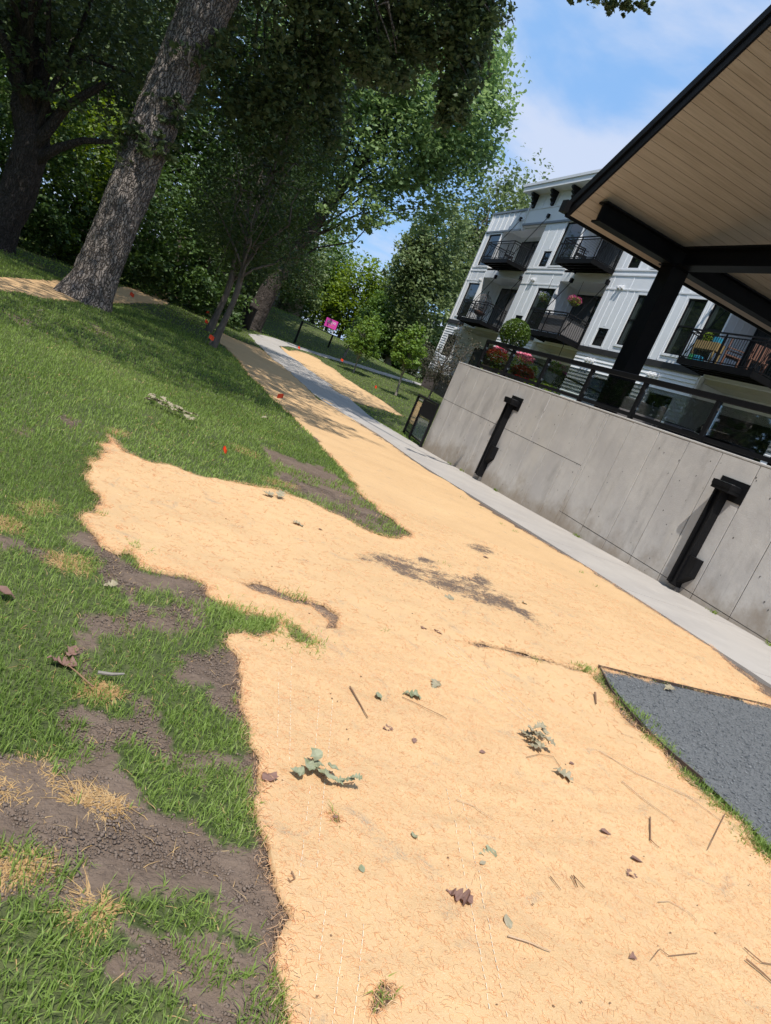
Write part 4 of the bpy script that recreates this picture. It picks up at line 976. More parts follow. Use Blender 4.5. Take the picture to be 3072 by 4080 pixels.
# balconies
bal_me = {}
def balcony(y0, y1, z, X1=FX, X0=15.78, parent=bd):
    b = MB(); b.box(X0, X0+.06, y0, y1, z-.18, z+.02).box(X0+.06, X1-.02, y0, y0+.06, z-.18, z+.02).box(X0+.06, X1-.02, y1-.06, y1, z-.18, z+.02)
    b.box(X0+.06, X1-.001, y0+.06, y1-.06, z-.03, z)
    for x in np.arange(X0+.3, X1-.1, .3): b.box(x, x+.05, y0+.06, y1-.06, z-.16, z-.03)
    bl = b.build('balcony', M['steel'], parent)
    H_ = 1.0
    r = MB(); w = .04
    for zz in (z+H_, z+H_-.12, z+.08): 
        t2 = .05 if zz > z+H_-.01 else .03
        r.box(X0, X0+w, y0, y1, zz-t2, zz).box(X0+w, X1-.02, y0, y0+w, zz-t2, zz).box(X0+w, X1-.02, y1-w, y1, zz-t2, zz)
    r.build('balcony_rail', M['black'], bl)
    for (x, y) in ((X0, y0), (X0, (y0+y1)/2), (X0, y1-w), (X1-.07, y0), (X1-.07, y1-w)):
        BX('post', M['black'], bl, x, x+w+.001, y, y+w+.001, z, z+H_-.05)
    s = MB(); d = .014
    for y in np.arange(y0+.12, y1-.08, .105): s.box(X0+.012, X0+.012+d, y, y+d, z+.08, z+H_-.15)
    for x in np.arange(X0+.12, X1-.08, .105):
        for yy in (y0+.012, y1-.026): s.box(x, x+d, yy, yy+d, z+.08, z+H_-.15)
    s.build('balusters', M['black'], bl, kind='stuff')
    return bl
for (a, b) in ((36.1, 39.35), (28.0, 31.05), (16.9, 20.15)):
    for z in (5.26, 8.6):
        balcony(a, b, z)
        for yy in (a+.05, b-.05):
            MB().tube([(15.84, yy, z+.02), (FX-.02, yy-.0, z+2.82)], .018, 6).build('tie_rod', M['steel'], bd)
            BX('rod_bracket', M['black'], bd, FX-.12, FX-.001, yy-.08, yy+.08, z+2.72, z+2.92)
for z in (5.26, 8.6):
    b = MB(); X0, X1, ya, yb = 17.6, 20.8, BY1+.035, BY1+1.25
    b.box(X0, X1, ya, yb, z-.18, z); bl = b.build('balcony', M['steel'], bd)
    s = MB()
    for zz in (z+1.0, z+.1): s.box(X0, X0+.04, ya, yb, zz-.04, zz).box(X0, X1, yb-.04, yb, zz-.04, zz)
    s.build('balcony_rail', M['black'], bl)
    s = MB()
    for y in np.arange(ya+.1, yb, .11): s.box(X0+.01, X0+.025, y, y+.014, z, z+.97)
    for x in np.arange(X0+.1, X1, .11): s.box(x, x+.014, yb-.025, yb-.01, z, z+.97)
    s.build('balusters', M['black'], bl, kind='stuff')
# exhaust vent hoods
def vent(y, z):
    MB().add([(FX-.002,y-.07,z+.16),(FX-.002,y+.07,z+.16),(FX-.14,y+.07,z+.05),(FX-.14,y-.07,z+.05),(FX-.002,y-.07,z),(FX-.002,y+.07,z),(FX-.14,y+.07,z),(FX-.14,y-.07,z)], [(0,1,2,3),(3,2,6,7),(0,3,7,4),(1,5,6,2),(4,7,6,5)]).build('vent_hood', M['whitepot'], bd)
for y, z, n in [(34.9,8.0,2),(27.1,7.85,2),(40.3+1.0,7.85,1),(40.6+1.2,4.72,3),(27.0,4.7,3),(22.75,4.7,3),(38.9,11.3,1)]:
    for k in range(n): vent(y-.24*k, z)
# things on the balconies 
def basket(px, py, X, lab, mt, nm='hanging_basket'):
    p = onx(1700+.42017*px, 1150+.42017*py, X)
    t = thing(nm, lab, 'flower basket', tuple(p), group='hanging flower baskets above the middle balcony')
    MB().lathe([(.06, -.2), (.17, -.02), (.18, 0)], p, 12).build('basket', M['planter'], t)
    MB().tube([p, p+[0, 0, .9]], .01, 5).build('chain', M['black'], t)
    cloud('greenery', [leafcloud(p+[0, 0, .02], (.30, .30, .2), 260, .07)], M['leaf_lime'], t, kind='stuff')
    cloud('blossom', [leafcloud(p+[0, .03, .08], (.33, .33, .2), 260, .07)], mt, t, kind='stuff')
basket(1115, 85, 16.2, 'hanging basket of white and lilac flowers in front of a dark window', M['petal_white'])
basket(1400, 125, 16.2, 'hanging basket of magenta flowers in front of the dark balcony door', M['petal_magenta'])
# egg chair on the far balcony
ec = np.array([16.35, 38.0, 5.28])
t = thing('egg_chair', 'grey wicker egg chair with brown cushion on the far lower balcony', 'chair', tuple(ec))
mb = MB(); n = 14
for i in range(9):
    a = PI*(.12+.62*i/8)
for k in range(16):
    az = PI*.15+PI*1.7*k/15
    mb.tube([(ec[0]+.45*math.sin(q)*math.cos(az), ec[1]+.45*math.sin(q)*math.sin(az), ec[2]+.95-.62*math.cos(q)) for q in np.linspace(.25, 2.9, 9)], .011, 5)
for q in np.linspace(.5, 2.7, 8):
    mb.tube([(ec[0]+.45*math.sin(q)*math.cos(az), ec[1]+.45*math.sin(q)*math.sin(az), ec[2]+.95-.62*math.cos(q)) for az in np.linspace(PI*.15, PI*1.85, 14)], .009, 4)
mb.build('wicker_shell', M['rug'], t)
MB().tube([(ec[0]+.3, ec[1]+.45, ec[2]), (ec[0]+.3, ec[1]+.5, ec[2]+1.2), (ec[0]+.1, ec[1]+.2, ec[2]+1.75), (ec[0], ec[1]-.1, ec[2]+1.72)], .025, 7).build('hanger_arm', M['black'], t)
MB().lathe([(.05, .4), (.3, .45), (.34, .55), (.2, .6)], ec, 14).build('cushion', M['browncushion'], t)
# upper balcony chairs
def chair(p, lab, mt, rz=0):
    t = thing('patio_chair', lab, 'chair', tuple(p)); t.rotation_euler = (0, 0, rz)
    def P(nm, mm, *a): o = BX(nm, mm, None, *a); o.parent = t
    P('seat', mt, -.25, .25, -.25, .25, .4, .44)
    for k in range(5): P('back_slat', mt, -.24+.1*k, -.17+.1*k, .22, .25, .45, .95)
    for s in (-1, 1):
        for q in (-1, 1): P('leg', mt, s*.22-.02, s*.22+.02, q*.22-.02, q*.22+.02, 0, .4)
        P('armrest', mt, s*.26-.02, s*.26+.02, -.25, .25, .62, .65)
chair((16.4, 30.2, 8.6), 'black slatted chair on the upper middle balcony', M['black'], 1.2)
chair((16.4, 37.5, 8.6), 'black slatted chair on the upper far balcony', M['black'], 1.2)
chair((16.4, 18.6, 5.27), 'brown slatted wooden chair in the middle of the cluttered balcony', M['browncushion'], .9)
chair((16.45, 17.6, 5.27), 'brown slatted wooden chair at the near end of the cluttered balcony', M['browncushion'], -.6)
t = thing('planter_box', 'yellow wooden raised planter box with plants on the cluttered balcony', 'planter box', (16.25, 19.45, 5.27))
BX('box', M['yellow'], t, 16.0, 16.3, 18.98, 19.98, 5.72, 5.98)
for y in (19.02, 19.94):
    for x in (16.02, 16.28): BX('leg', M['yellow'], t, x-.02, x+.02, y-.02, y+.02, 5.27, 5.72)
cloud('plants', [leafcloud((16.15, 19.75, 6.15), (.12, .2, .2), 90, .09)], M['leaf_lime'], t, kind='stuff')
BX('watering_can', M['blue'], None, 16.05, 16.25, 19.1, 19.35, 5.982, 6.16, label='blue plastic watering can on the yellow planter box', category='watering can')
BX('toy_bucket', M['greenp'], None, 15.95, 16.15, 19.75, 19.95, 5.262, 5.5, bev=.03, label='green plastic bucket on the floor of the cluttered balcony', category='bucket')
BX('toy_crate', M['blue'], None, 15.93, 16.15, 19.4, 19.68, 5.262, 5.48, bev=.03, label='blue plastic crate on the floor of the cluttered balcony', category='crate')
mb = MB(); V = []
BX('balcony_rug', M['rug'], None, 15.90, 15.915, 28.06, 30.1, 5.35, 6.1, label='grey striped rug hung over the middle lower balcony rail', category='rug')
BX('side_rug', M['rug'], None, 15.92, 16.9, 28.075, 28.09, 5.35, 6.08, label='grey rug hung over the near end rail of the middle lower balcony', category='rug')
# ------------------------------------------------------------------ trees
def bark_trunk(name, pts, rad, mat, parent, n=64, seg=.1, rough=.03, flare=0, seed=0, lobes=0):
    """trunk as one displaced tube: furrowed bark, flaring root collar"""
    pts = np.array(pts, float); d = np.r_[0, np.cumsum(np.linalg.norm(np.diff(pts, axis=0), axis=1))]
    m_ = max(4, int(d[-1]/seg)); t = np.linspace(0, d[-1], m_)
    C = np.stack([np.interp(t, d, pts[:, i]) for i in range(3)], 1); r = np.interp(t, d, rad)
    for _ in range(3): C[1:-1] = (C[:-2]+C[1:-1]*2+C[2:])/4
    T = np.gradient(C, axis=0); T /= np.linalg.norm(T, axis=1)[:, None]
    ref = np.array([1., 0, 0]); X = np.cross(T, ref); X /= np.linalg.norm(X, axis=1)[:, None]; Y = np.cross(T, X)
    a = np.linspace(0, 2*PI, n, endpoint=False)
    A, TT = np.meshgrid(a, t)
    fl = 1+flare*np.exp(-TT/.35)*(1+.35*np.cos(A*5+seed)+.2*np.cos(A*3+2*seed))
    R = r[:, None]*fl
    ca_, sa_ = np.cos(A)*r.mean(), np.sin(A)*r.mean()
    q = np.abs(fnoise(ca_*15, sa_*15, TT*3.2+fnoise(ca_*4, sa_*4, TT*2, seed), seed+1)); q2 = fnoise(ca_*38, sa_*38, TT*11, seed+2)
    big = fnoise(ca_*2.5, sa_*2.5, TT*1.1, seed+3)
    R = R+rough*(1.2*np.clip(q*2.2, 0, 1)-.6)+rough*.35*q2+rough*1.2*big
    V = C[:, None, :]+(X[:, None, :]*np.cos(A)[..., None]+Y[:, None, :]*np.sin(A)[..., None])*R[..., None]
    i, j = np.meshgrid(np.arange(m_-1), np.arange(n), indexing='ij'); i = i.ravel(); j = j.ravel(); j2 = (j+1) % n
    F_ = np.stack([i*n+j, i*n+j2, (i+1)*n+j2, (i+1)*n+j], 1)
    return obj(name, V.reshape(-1, 3), F_, mat, parent, True)
def limb_path(a, b, seed, k=5, wob=.12):
    a = np.array(a, float); b = np.array(b, float); l = np.linalg.norm(b-a); r = np.random.default_rng(seed)
    P = [a+(b-a)*i/k+(r.normal(size=3)*wob*l*.5*math.sin(PI*i/k) if 0 < i < k else 0)+np.array([0, 0, .10*l*math.sin(PI*i/k)]) for i in range(k+1)]
    return P
def tree(name, lab, cat, base, blobs, leafm, leafsize, trunk=None, trad=.2, barkm='bark2', limbs=8, group=None, seed=1, droop=.2, clump=28, flare=.3, trough=.012, aspect=1.5, twigs=0, ulo=.35):
    """blobs: (centre, radii, leaves)"""
    global RNG
    RNG = np.random.default_rng(seed*101+5)
    t = thing(name, lab, cat, tuple(base), group=group)
    base = np.array(base, float)
    if trunk is None:
        c = np.array(blobs[0][0]); trunk = [base-[0, 0, .15], base+(c-base)*.5+RNG.normal(size=3)*[.1, .1, 0], c]
    tp = np.array(trunk, float)
    bark_trunk('trunk', tp, np.linspace(trad, trad*.35, len(tp)) if not hasattr(trad, '__len__') else trad, M[barkm], t, n=20 if not hasattr(trad, '__len__') else 72, seg=.25 if not hasattr(trad, '__len__') else .045, rough=trough, flare=flare, seed=seed)
    tr0 = trad if not hasattr(trad, '__len__') else trad[-1]
    mb = MB(); parts = []
    for bi, (c, r, n) in enumerate(blobs):
        c = np.array(c, float); r = np.array(r, float)
        k = limbs if bi == 0 else max(2, limbs//2)
        for q in range(k):
            d = RNG.normal(size=3); d[2] = abs(d[2])*.6-.15; d /= np.linalg.norm(d); e = c+d*r*RNG.uniform(.6, .95)
            u = RNG.uniform(ulo, .95); ii = u*(len(tp)-1); i0 = int(ii); s0 = tp[i0]+(tp[min(i0+1, len(tp)-1)]-tp[i0])*(ii-i0)
            pth = limb_path(s0, e, seed*31+q+bi*7)
            mb.tube(pth, list(np.linspace(tr0*.42, tr0*.07, len(pth))), 6)
            for w_ in range(2 if twigs == 0 else twigs):
                s1 = pth[RNG.integers(2, len(pth)-1)]; e1 = s1+(RNG.normal(size=3)*r*.35); mb.tube(limb_path(s1, e1, seed+q*5+w_, 3), list(np.linspace(tr0*.14, tr0*.04, 4)), 4)
        parts.append(leafcloud(c, r, n, leafsize, shell=.35, clump=clump, droop=droop, aspect=aspect))
    if mb.v: mb.build('limbs', M[barkm], t, True, kind='stuff')
    cloud('crown', parts, M[leafm], t, kind='stuff')
    return t
def P3(px, py, dist_y):   # a point on a pixel's ray at a given depth along the path direction
    d = ray(px, py); return EYE+d*dist_y/d[1]
def gz_(x, y): return float(H(x, y))
# the leaning oak
ob = np.array([-1.1, 16.5, gz_(-1.1, 16.5)])
oc = P3(825, 0, 16.5)
tk = [ob-[0, 0, .25], P3(385, 1110, 16.5), P3(462, 900, 16.5), P3(573, 600, 16.5), P3(700, 300, 16.5), oc, oc+[.25, 0, 1.2], oc+[.1, .5, 3.2], oc+[.3, 1, 6]]
print('oak', ob, tk[2], oc)
tree('oak_tree', 'big rough-barked oak with a leaning grey trunk at the left, sprouts of leaves on it', 'tree', ob,
     [((-.6, 17.0, 13.0), (6.0, 5.5, 3.6), 10500), (P3(1050, 120, 18.5), (2.0, 2.2, 2.0), 9000), ((-3.6, 18.5, 8.8), (4.2, 4.2, 2.8), 12000), (P3(1180, 420, 19), (1.15, 1.6, 1.5), 4600), (P3(1420, 60, 17.5), (1.6, 1.6, 1.1), 5200), (P3(1720, 60, 16.5), (1.3, 1.3, .85), 4200), (P3(1890, 130, 16), (.55, .9, 1.0), 1900), (P3(1830, 380, 16), (.42, .7, .9), 1300), (P3(1560, 240, 16.5), (.8, .9, .6), 1100), ((-3.4, 12.2, 11.0), (3.6, 2.8, 1.8), 4200), ((-3.6, 7.6, 10.6), (3.4, 2.6, 1.4), 4200), ((.6, 12.8, 12.2), (2.6, 2.6, 1.6), 4200), ((-.9, 7.4, 11.2), (2.3, 1.6, 1.0), 2400), ((-1.3, 10.2, 11.4), (2.2, 1.5, 1.0), 2600), ((2.9, 15.6, 11.6), (2.6, 2.4, 1.8), 3200)],
     'leaf_oak', .15, tk, [.48, .42, .41, .40, .40, .46, .43, .3, .15], 'bark', 12, ulo=.84, seed=3, trough=.028, flare=.42, clump=40)
oak = bpy.data.objects['oak_tree']
spr = []
for (px, py, n, r) in [(560, 560, 260, .55), (480, 530, 120, .4), (640, 590, 120, .4), (720, 430, 120, .45), (800, 220, 260, .6), (850, 160, 120, .4), (520, 490, 60, .3), (700, 480, 80, .35)]:
    spr.append(leafcloud(P3(px, py, 16.1), (r, r*.6, r*.7), n, .15, shell=.1, clump=12))
cloud('trunk_sprouts', spr, M['leaf_oak'], oak, kind='stuff')
s_ = P3(2430, 10, 10.5)
spr = [leafcloud(P3(px, py, 10.5), (r, r*.8, r*.8), n, .075, shell=.1, clump=14) for (px, py, n, r) in [(2290, -12, 90, .10), (2375, -5, 90, .10), (2430, 18, 150, .13), (2500, 35, 190, .12), (2565, 20, 170, .11), (2470, -50, 220, .3), (2350, -70, 150, .3)]]
cloud('outer_spray', spr, M['leaf_oak'], oak, kind='stuff')
MB().tube(limb_path((2.8, 14.5, 9.5), P3(2480, -30, 10.5), 77, 5, .03), [.09, .07, .055, .04, .025, .012], 7).build('long_limb', M['bark'], oak)
# hanging leafy limb in front of the maple
# second oak, far left, dark trunk with heavy limbs
b2 = G2(40, 985); b2 = np.array([-3.9, 21.5, gz_(-3.9, 21.5)])
tree('oak_tree', 'dark thick-trunked oak with heavy crooked limbs at the left edge', 'tree', b2,
     [((-5.0, 22.5, 8.6), (4.6, 4.2, 3.0), 13000), ((-2.3, 22.0, 5.6), (2.3, 2.0, 1.2), 3200), ((-6.5, 21, 5.8), (2.5, 2.5, 1.6), 3000), ((-6.2, 17.0, 11.3), (3.6, 3.2, 1.8), 8000), ((-3.6, 20.8, 4.3), (.9, .6, .6), 500)],
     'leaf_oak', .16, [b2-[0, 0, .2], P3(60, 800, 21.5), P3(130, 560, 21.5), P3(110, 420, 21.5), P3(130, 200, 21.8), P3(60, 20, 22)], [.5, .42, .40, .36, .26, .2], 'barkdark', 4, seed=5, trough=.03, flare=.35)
ok2 = bpy.data.objects['oak_tree.001']
mb = MB()
for pts, r0 in (([(120, 600), (190, 520), (260, 430), (330, 380), (420, 330)], .16), ([(140, 640), (230, 590), (330, 560), (450, 565)], .14), ([(120, 450), (60, 250), (0, 130), (-80, 0)], .17), ([(140, 260), (100, 150), (110, 60), (60, -60)], .12)):
    mb.tube([P3(p[0], p[1], 21.3-.15*i) for i, p in enumerate(pts)], list(np.linspace(r0, r0*.4, len(pts))), 9)
mb.build('heavy_limbs', M['barkdark'], ok2, True, kind='stuff')
# young ashes over the lawn edge
for i, (x, y, px, py, ln) in enumerate(((1.82, 19.0, 1090, 700, 0), (1.98, 23.5, 1010, 800, 1), (2.3, 26.5, 1000, 900, 2))):
    b = np.array([x, y, gz_(x, y)]); c = P3(px, py, y)
    tree('ash_tree', ['slim young ash nearest the path with drooping feathery leaves', 'slim young ash just behind the nearest one', 'thin young ash farthest back of the slender three'][i], 'tree', b,
         [((c[0], y, 4.6), (1.6, 1.6, 2.3), 5200), ((c[0]+.7, y-.2, 3.1), (.9, .9, .7), 1100), ((c[0]-.5, y, 3.4), (1.2, 1.0, .9), 1400)]+([(P3(1130, 1060, y+1), (1.5, .9, 1.0), 2200), (P3(930, 960, y), (1.2, .9, 1.1), 1800)] if i == 2 else []), 'leaf_ash', .13, [b-[0, 0, .1], b+[.14, 0, 1.5], (c[0]-.1, y, 3.4), (c[0], y, 6.2)], .085, 'bark2', 6, group='slender young ash trees', seed=11+i, droop=1.2, aspect=2.6, flare=.5, clump=20)
# big silver maple leaning over the path end
mbz = np.array([5.0, 38.0, gz_(5.0, 38.0)])
tree('maple_tree', 'tall old maple with a broad pale trunk and airy bright crown leaning right', 'tree', mbz,
     [(P3(1700, 330, 37), (3.9, 4, 3.6), 13000), (P3(1500, 560, 37), (3.4, 3.4, 2.8), 7000), (P3(1830, 560, 37), (2.1, 2.6, 2.6), 6000), (P3(1250, 250, 38), (4.5, 4, 4.2), 11000), (P3(1400, 830, 37), (2.2, 2.6, 1.3), 1500), (P3(1680, 800, 38), (2.2, 2.4, 1.2), 1500), (P3(1900, 250, 37), (1.3, 1.8, 2.0), 2600)],
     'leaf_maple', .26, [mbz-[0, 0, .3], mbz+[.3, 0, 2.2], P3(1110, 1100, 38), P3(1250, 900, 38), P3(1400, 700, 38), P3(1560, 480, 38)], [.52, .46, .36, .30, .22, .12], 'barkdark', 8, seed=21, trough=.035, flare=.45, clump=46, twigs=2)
# trash can against it
tr = G2(980, 1307); tx, ty = 4.55, 36.4; tz = gz_(tx, ty)
t = thing('trash_can', 'black slatted trash can in front of the broad pale trunk', 'trash can', (tx, ty, tz))
MB().lathe([(.30, 0), (.33, .95), (.34, 1.0)], (tx, ty, tz), 18).build('bin', M['black'], t); MB().lathe([(.36, 1.0), (.36, 1.06), (.16, 1.1)], (tx, ty, tz), 18).build('lid', M['black'], t)
# cottonwoods behind the building
cots = [((18.5, 56), 14.5, (1850, 900), 'tall cottonwood between the maple and the building, rounded top'), ((23.6, 60), 19.0, (2030, 870), 'tallest cottonwood rising behind the white building corner'), ((26.6, 62), 19.5, (2100, 830), 'cottonwood behind the building roof, farthest right'), ((20.5, 66), 9.0, (1800, 1100), 'lower cottonwood filling the gap left of the building')]
for i, ((x, y), h, _, lab) in enumerate(cots):
    z = gz_(x, y)
    tree('cottonwood', lab, 'tree', (x, y, z), [((x, y, z+h*.66), (2.5, 2.5, h*.30), 6500), ((x+.8, y-.5, z+h*.40), (2.6, 2.4, h*.24), 4500), ((x-1.4, y, z+h*.52), (1.6, 1.6, h*.18), 2500)], 'leaf_cotton', .34, None, .3, 'bark2', 8, group='cottonwoods behind the building', seed=31+i, clump=34)
# mid-distance trees and bushes behind the mound
mids = [(9.5, 60, 7.5, 'leaf_cotton', 'grey-green tree above the mound, left of the sign'), (12.5, 66, 8.6, 'leaf_bush', 'full green tree behind the magenta sign'), (16.0, 64, 7.4, 'leaf_lime', 'bright yellow-green bushy tree right of the sign'), (18.8, 61, 6.0, 'leaf_bush', 'dark green bush left of the cottonwoods'), (6.4, 58, 6.6, 'leaf_cotton', 'dull green tree behind the broad trunk'), (14.6, 70, 8.0, 'leaf_cotton', 'taller pale tree showing over the bushes'), (21.5, 58, 4.5, 'leaf_bush', 'low green bush at the building corner'), (2.5, 56, 8.5, 'leaf_bush', 'tree filling the view left of the broad trunk'), (17.6, 57, 3.6, 'leaf_bush', 'low dark bush at the mound foot')]
for i, (x, y, h, lm, lab) in enumerate(mids):
    z = gz_(x, y)
    tree('bushy_tree', lab, 'tree', (x, y, z), [((x, y, z+h*.55), (2.3, 2.0, h*.46), 5200), ((x-1.2, y-.6, z+h*.28), (1.6, 1.4, h*.28), 1700), ((x+1.3, y-.6, z+h*.3), (1.6, 1.4, h*.3), 1700)], lm, .3, None, .16, 'bark2', 5, group='trees beyond the grassy mound', seed=51+i)
# bare twiggy shrub left of the sign
z = gz_(8.6, 57); tree('bare_shrub', 'greyish half-dead shrub above the mound, left of the magenta sign', 'shrub', (8.6, 57, z), [((8.6, 57, z+3.6), (1.9, 1.6, 2.6), 1500)], 'leaf_dead', .22, None, .12, 'barkpale', 16, seed=66, twigs=5)
# wood at the left: a wall of bushes and trees
labs = ['leftmost dark bush of the wood edge', 'dark bush behind the second oak trunk', 'glossy dark bush beside the leaning trunk', 'bright yellow-green bush glowing behind the leaning trunk', 'dark shrub right of the leaning trunk', 'lighter green shrub behind the blanket tip', 'dense dark shrub behind the slim ashes', 'shadowy shrub left of the broad pale trunk']
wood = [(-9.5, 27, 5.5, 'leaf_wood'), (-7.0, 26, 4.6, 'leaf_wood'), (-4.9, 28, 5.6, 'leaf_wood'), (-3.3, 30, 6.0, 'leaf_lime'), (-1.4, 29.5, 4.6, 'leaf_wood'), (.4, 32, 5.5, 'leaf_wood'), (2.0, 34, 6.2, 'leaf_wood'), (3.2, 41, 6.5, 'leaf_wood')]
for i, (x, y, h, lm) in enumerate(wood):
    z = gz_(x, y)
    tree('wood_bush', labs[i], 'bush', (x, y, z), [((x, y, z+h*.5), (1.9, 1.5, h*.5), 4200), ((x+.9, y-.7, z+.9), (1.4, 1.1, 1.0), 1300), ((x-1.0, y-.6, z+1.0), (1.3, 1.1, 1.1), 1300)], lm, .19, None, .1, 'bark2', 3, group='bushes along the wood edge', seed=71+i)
labs = ['tall dark tree at the back of the left wood', 'tall dark tree between the two oaks', 'tall tree right behind the leaning trunk', 'tall tree over the slim ashes', 'tall tree closing the view beside the maple', 'dark tree behind the maple crown', 'far tree behind the broad trunk']
back = [(-11, 34, 14, 3.6), (-6.2, 35, 14, 3.6), (-1.6, 37, 15, 3.6), (2.2, 42, 15, 3.4), (5.6, 50, 14.5, 3.4), (-4.0, 46, 17, 4), (5.8, 56, 12, 2.6)]
for i, (x, y, h, w) in enumerate(back):
    z = gz_(x, y)
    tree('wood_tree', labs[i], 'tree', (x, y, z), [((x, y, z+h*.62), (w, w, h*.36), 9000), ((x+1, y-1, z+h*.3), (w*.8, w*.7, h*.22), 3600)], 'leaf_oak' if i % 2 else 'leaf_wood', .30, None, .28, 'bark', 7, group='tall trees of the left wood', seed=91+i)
# wood continuing out of frame to the left and behind (seen in the window panes)
for i, (x, y, h) in enumerate([(-14, 20, 13), (-16, 10, 14), (-15, 1, 13), (-17, 30, 15), (-15, -8, 13), (-13, 40, 15), (-9, 52, 15)]):
    z = gz_(x, y)
    tree('wood_tree', ['broad dark tree of the wood standing beside the lawn, left of both oaks'][0], 'tree', (x, y, z), [((x, y, z+h*.55), (4.6, 4.6, h*.45), 2600)], 'leaf_oak', .75, None, .28, 'bark', 3, group='trees of the wood beside the lawn', seed=111+i, clump=20)
# young lawn trees on the right
for i, (px, py, dy, cx, cy, lab) in enumerate([(1410, 1482, 35, 1452, 1350, 'small bright green tree on the lawn, just right of the sign'), (1582, 1565, 30, 1632, 1395, 'small bright green tree on the lawn, nearer the wall end')]):
    p = P3(px, py, dy); b = np.array([p[0], p[1], gz_(p[0], p[1])]); c = P3(cx, cy, dy); r = 62*dy/2870
    tree('young_tree', lab, 'tree', b, [(c+[0, 0, .1], (r*1.0, r*1.0, r*1.25), 2400), (c+[0, 0, r*1.0], (r*.45, r*.45, r*.9), 450), (c+[.1, 0, -r*.6], (r*1.1, r*1.1, r*.5), 800)], 'leaf_young', .13, [b-[0, 0, .1], (b+c)/2, c+[0, 0, r*.9]], .045, 'barkpale', 9, group='young trees staked out on the lawn', seed=131+i, aspect=1.25)
p = P3(1361, 1441, 42); b = np.array([p[0], p[1], gz_(p[0], p[1])]); c = P3(1432, 1300, 42)
tree('young_tree', 'thin dark-leaved sapling behind the fence line, left of the bright small trees', 'tree', b, [(c, (.65, .65, 1.1), 800)], 'leaf_bush', .18, [b-[0, 0, .1], (b+c)/2, c], .06, 'barkpale', 7, group='young trees staked out on the lawn', seed=140)
p = P3(1708, 1583, 34); b = np.array([p[0], p[1], gz_(p[0], p[1])]); c = P3(1770, 1450, 34)
tree('ornamental_tree', 'small grey-leaved multi-branched tree beside the end of the concrete wall', 'tree', b, [(c, (1.5, 1.3, 1.15), 2400), (P3(1690, 1460, 34), (.9, .9, .9), 700), (P3(1850, 1370, 34), (.9, .8, .8), 600)], 'leaf_grey', .10, [b-[0, 0, .1], b+(c-b)*.5, c], .05, 'bark2', 22, seed=150, twigs=3)
RNG = np.random.default_rng(5)
# beige house glimpsed behind the broad trunk
h0 = P3(1130, 1250, 62); BX('house', M['beigewall'], None, h0[0]-5, h0[0]+1.3, 62, 68, 0, h0[2]+1.6, label='beige house wall glimpsed through the trees by the broad trunk', category='house')
# ------------------------------------------------------------------ fence and sign on the mound
fp = []
for (px, py, hpx, dy) in ((1175,1360,80,41), (1298,1406,74,45), (1411,1440,66,50), (1531,1475,58,56), (1637,1508,50,62)):
    p = P3(px, py, dy); fp.append(p)
p0 = fp[0]-(fp[1]-fp[0])*1.0; 
fe = thing('wire_fence', 'low black post fence along the foot of the grassy mound', 'fence', tuple(fp[2]))
for p in fp: MB().bar(p-[0, 0, .6], p+[0, 0, 1.2], .10).build('post', M['black'], fe)
for a, b in zip(fp[:-1], fp[1:]):
    MB().bar(a+[0, 0, 1.17], b+[0, 0, 1.17], .055).build('top_rail', M['black'], fe)
    mb = MB()
    for k in range(1, 8): mb.bar(a+[0, 0, .15*k-.02], b+[0, 0, .15*k-.02], .004)
    mb.build('wires', M['black'], fe, kind='stuff')
s0, s1, s2 = P3(1302, 1268, 52), P3(1350, 1279, 52), P3(1297, 1298, 52)
u = (s1-s0); wd = np.linalg.norm(u); u = u/wd; u[2] = 0; u /= np.linalg.norm(u); hh = wd*.68
ctr = (s0+s1)/2; zt0 = ctr[2]
sg = thing('yard_sign', 'magenta REEVE sign standing on top of the grassy mound', 'sign', (ctr[0], ctr[1], gz_(ctr[0], ctr[1])))
nr_ = np.array([u[1], -u[0], 0])*1.0
a = ctr-u*wd/2; b = ctr+u*wd/2
V = [a+nr_*.02-[0,0,hh], b+nr_*.02-[0,0,hh], b-nr_*.02-[0,0,hh], a-nr_*.02-[0,0,hh], a+nr_*.02, b+nr_*.02, b-nr_*.02, a-nr_*.02]
MB().add(V, [(0,3,2,1),(4,5,6,7),(0,1,5,4),(1,2,6,5),(2,3,7,6),(3,0,4,7)]).build('panel', M['pink'], sg)
for s in (.12, .88):
    q = a+(b-a)*s-nr_*.05; MB().bar((q[0], q[1], gz_(q[0], q[1])-.2), (q[0], q[1], zt0), .05).build('post', M['whitepot'], sg)
def text(body, size, pos, mat, parent, ext=.002, ux=None):
    cu = bpy.data.curves.new('lettering', 'FONT'); cu.body = body; cu.size = size; cu.extrude = ext; cu.align_x = 'CENTER'; cu.align_y = 'CENTER'; cu.space_character = 1.1; cu.offset = .008*size/.2
    o = bpy.data.objects.new('lettering', cu); COL.objects.link(o); cu.materials.append(mat)
    m_ = Matrix.Identity(4); z_ = np.array([0, 0, 1.])
    for i in range(3): m_[i][0], m_[i][1], m_[i][2], m_[i][3] = ux[i], z_[i], nr_[i], pos[i]-wloc(parent)[i]
    me = bpy.data.meshes.new_from_object(o); bpy.data.objects.remove(o); o = bpy.data.objects.new('lettering', me); COL.objects.link(o)
    o.parent = parent; o.matrix_local = m_; return o
text('REEVE', .225, ctr+nr_*.024-[0, 0, hh*.36], M['signtext'], sg, ux=u)
lb = MB(); q0 = ctr+nr_*.022-[0, 0, hh*.72]-u*wd*.26; q1 = ctr+nr_*.022-[0, 0, hh*.72]+u*wd*.30; lb.bar(q0, q1, .008, .05); lb.build('small_print_line', M['signtext2'], sg)
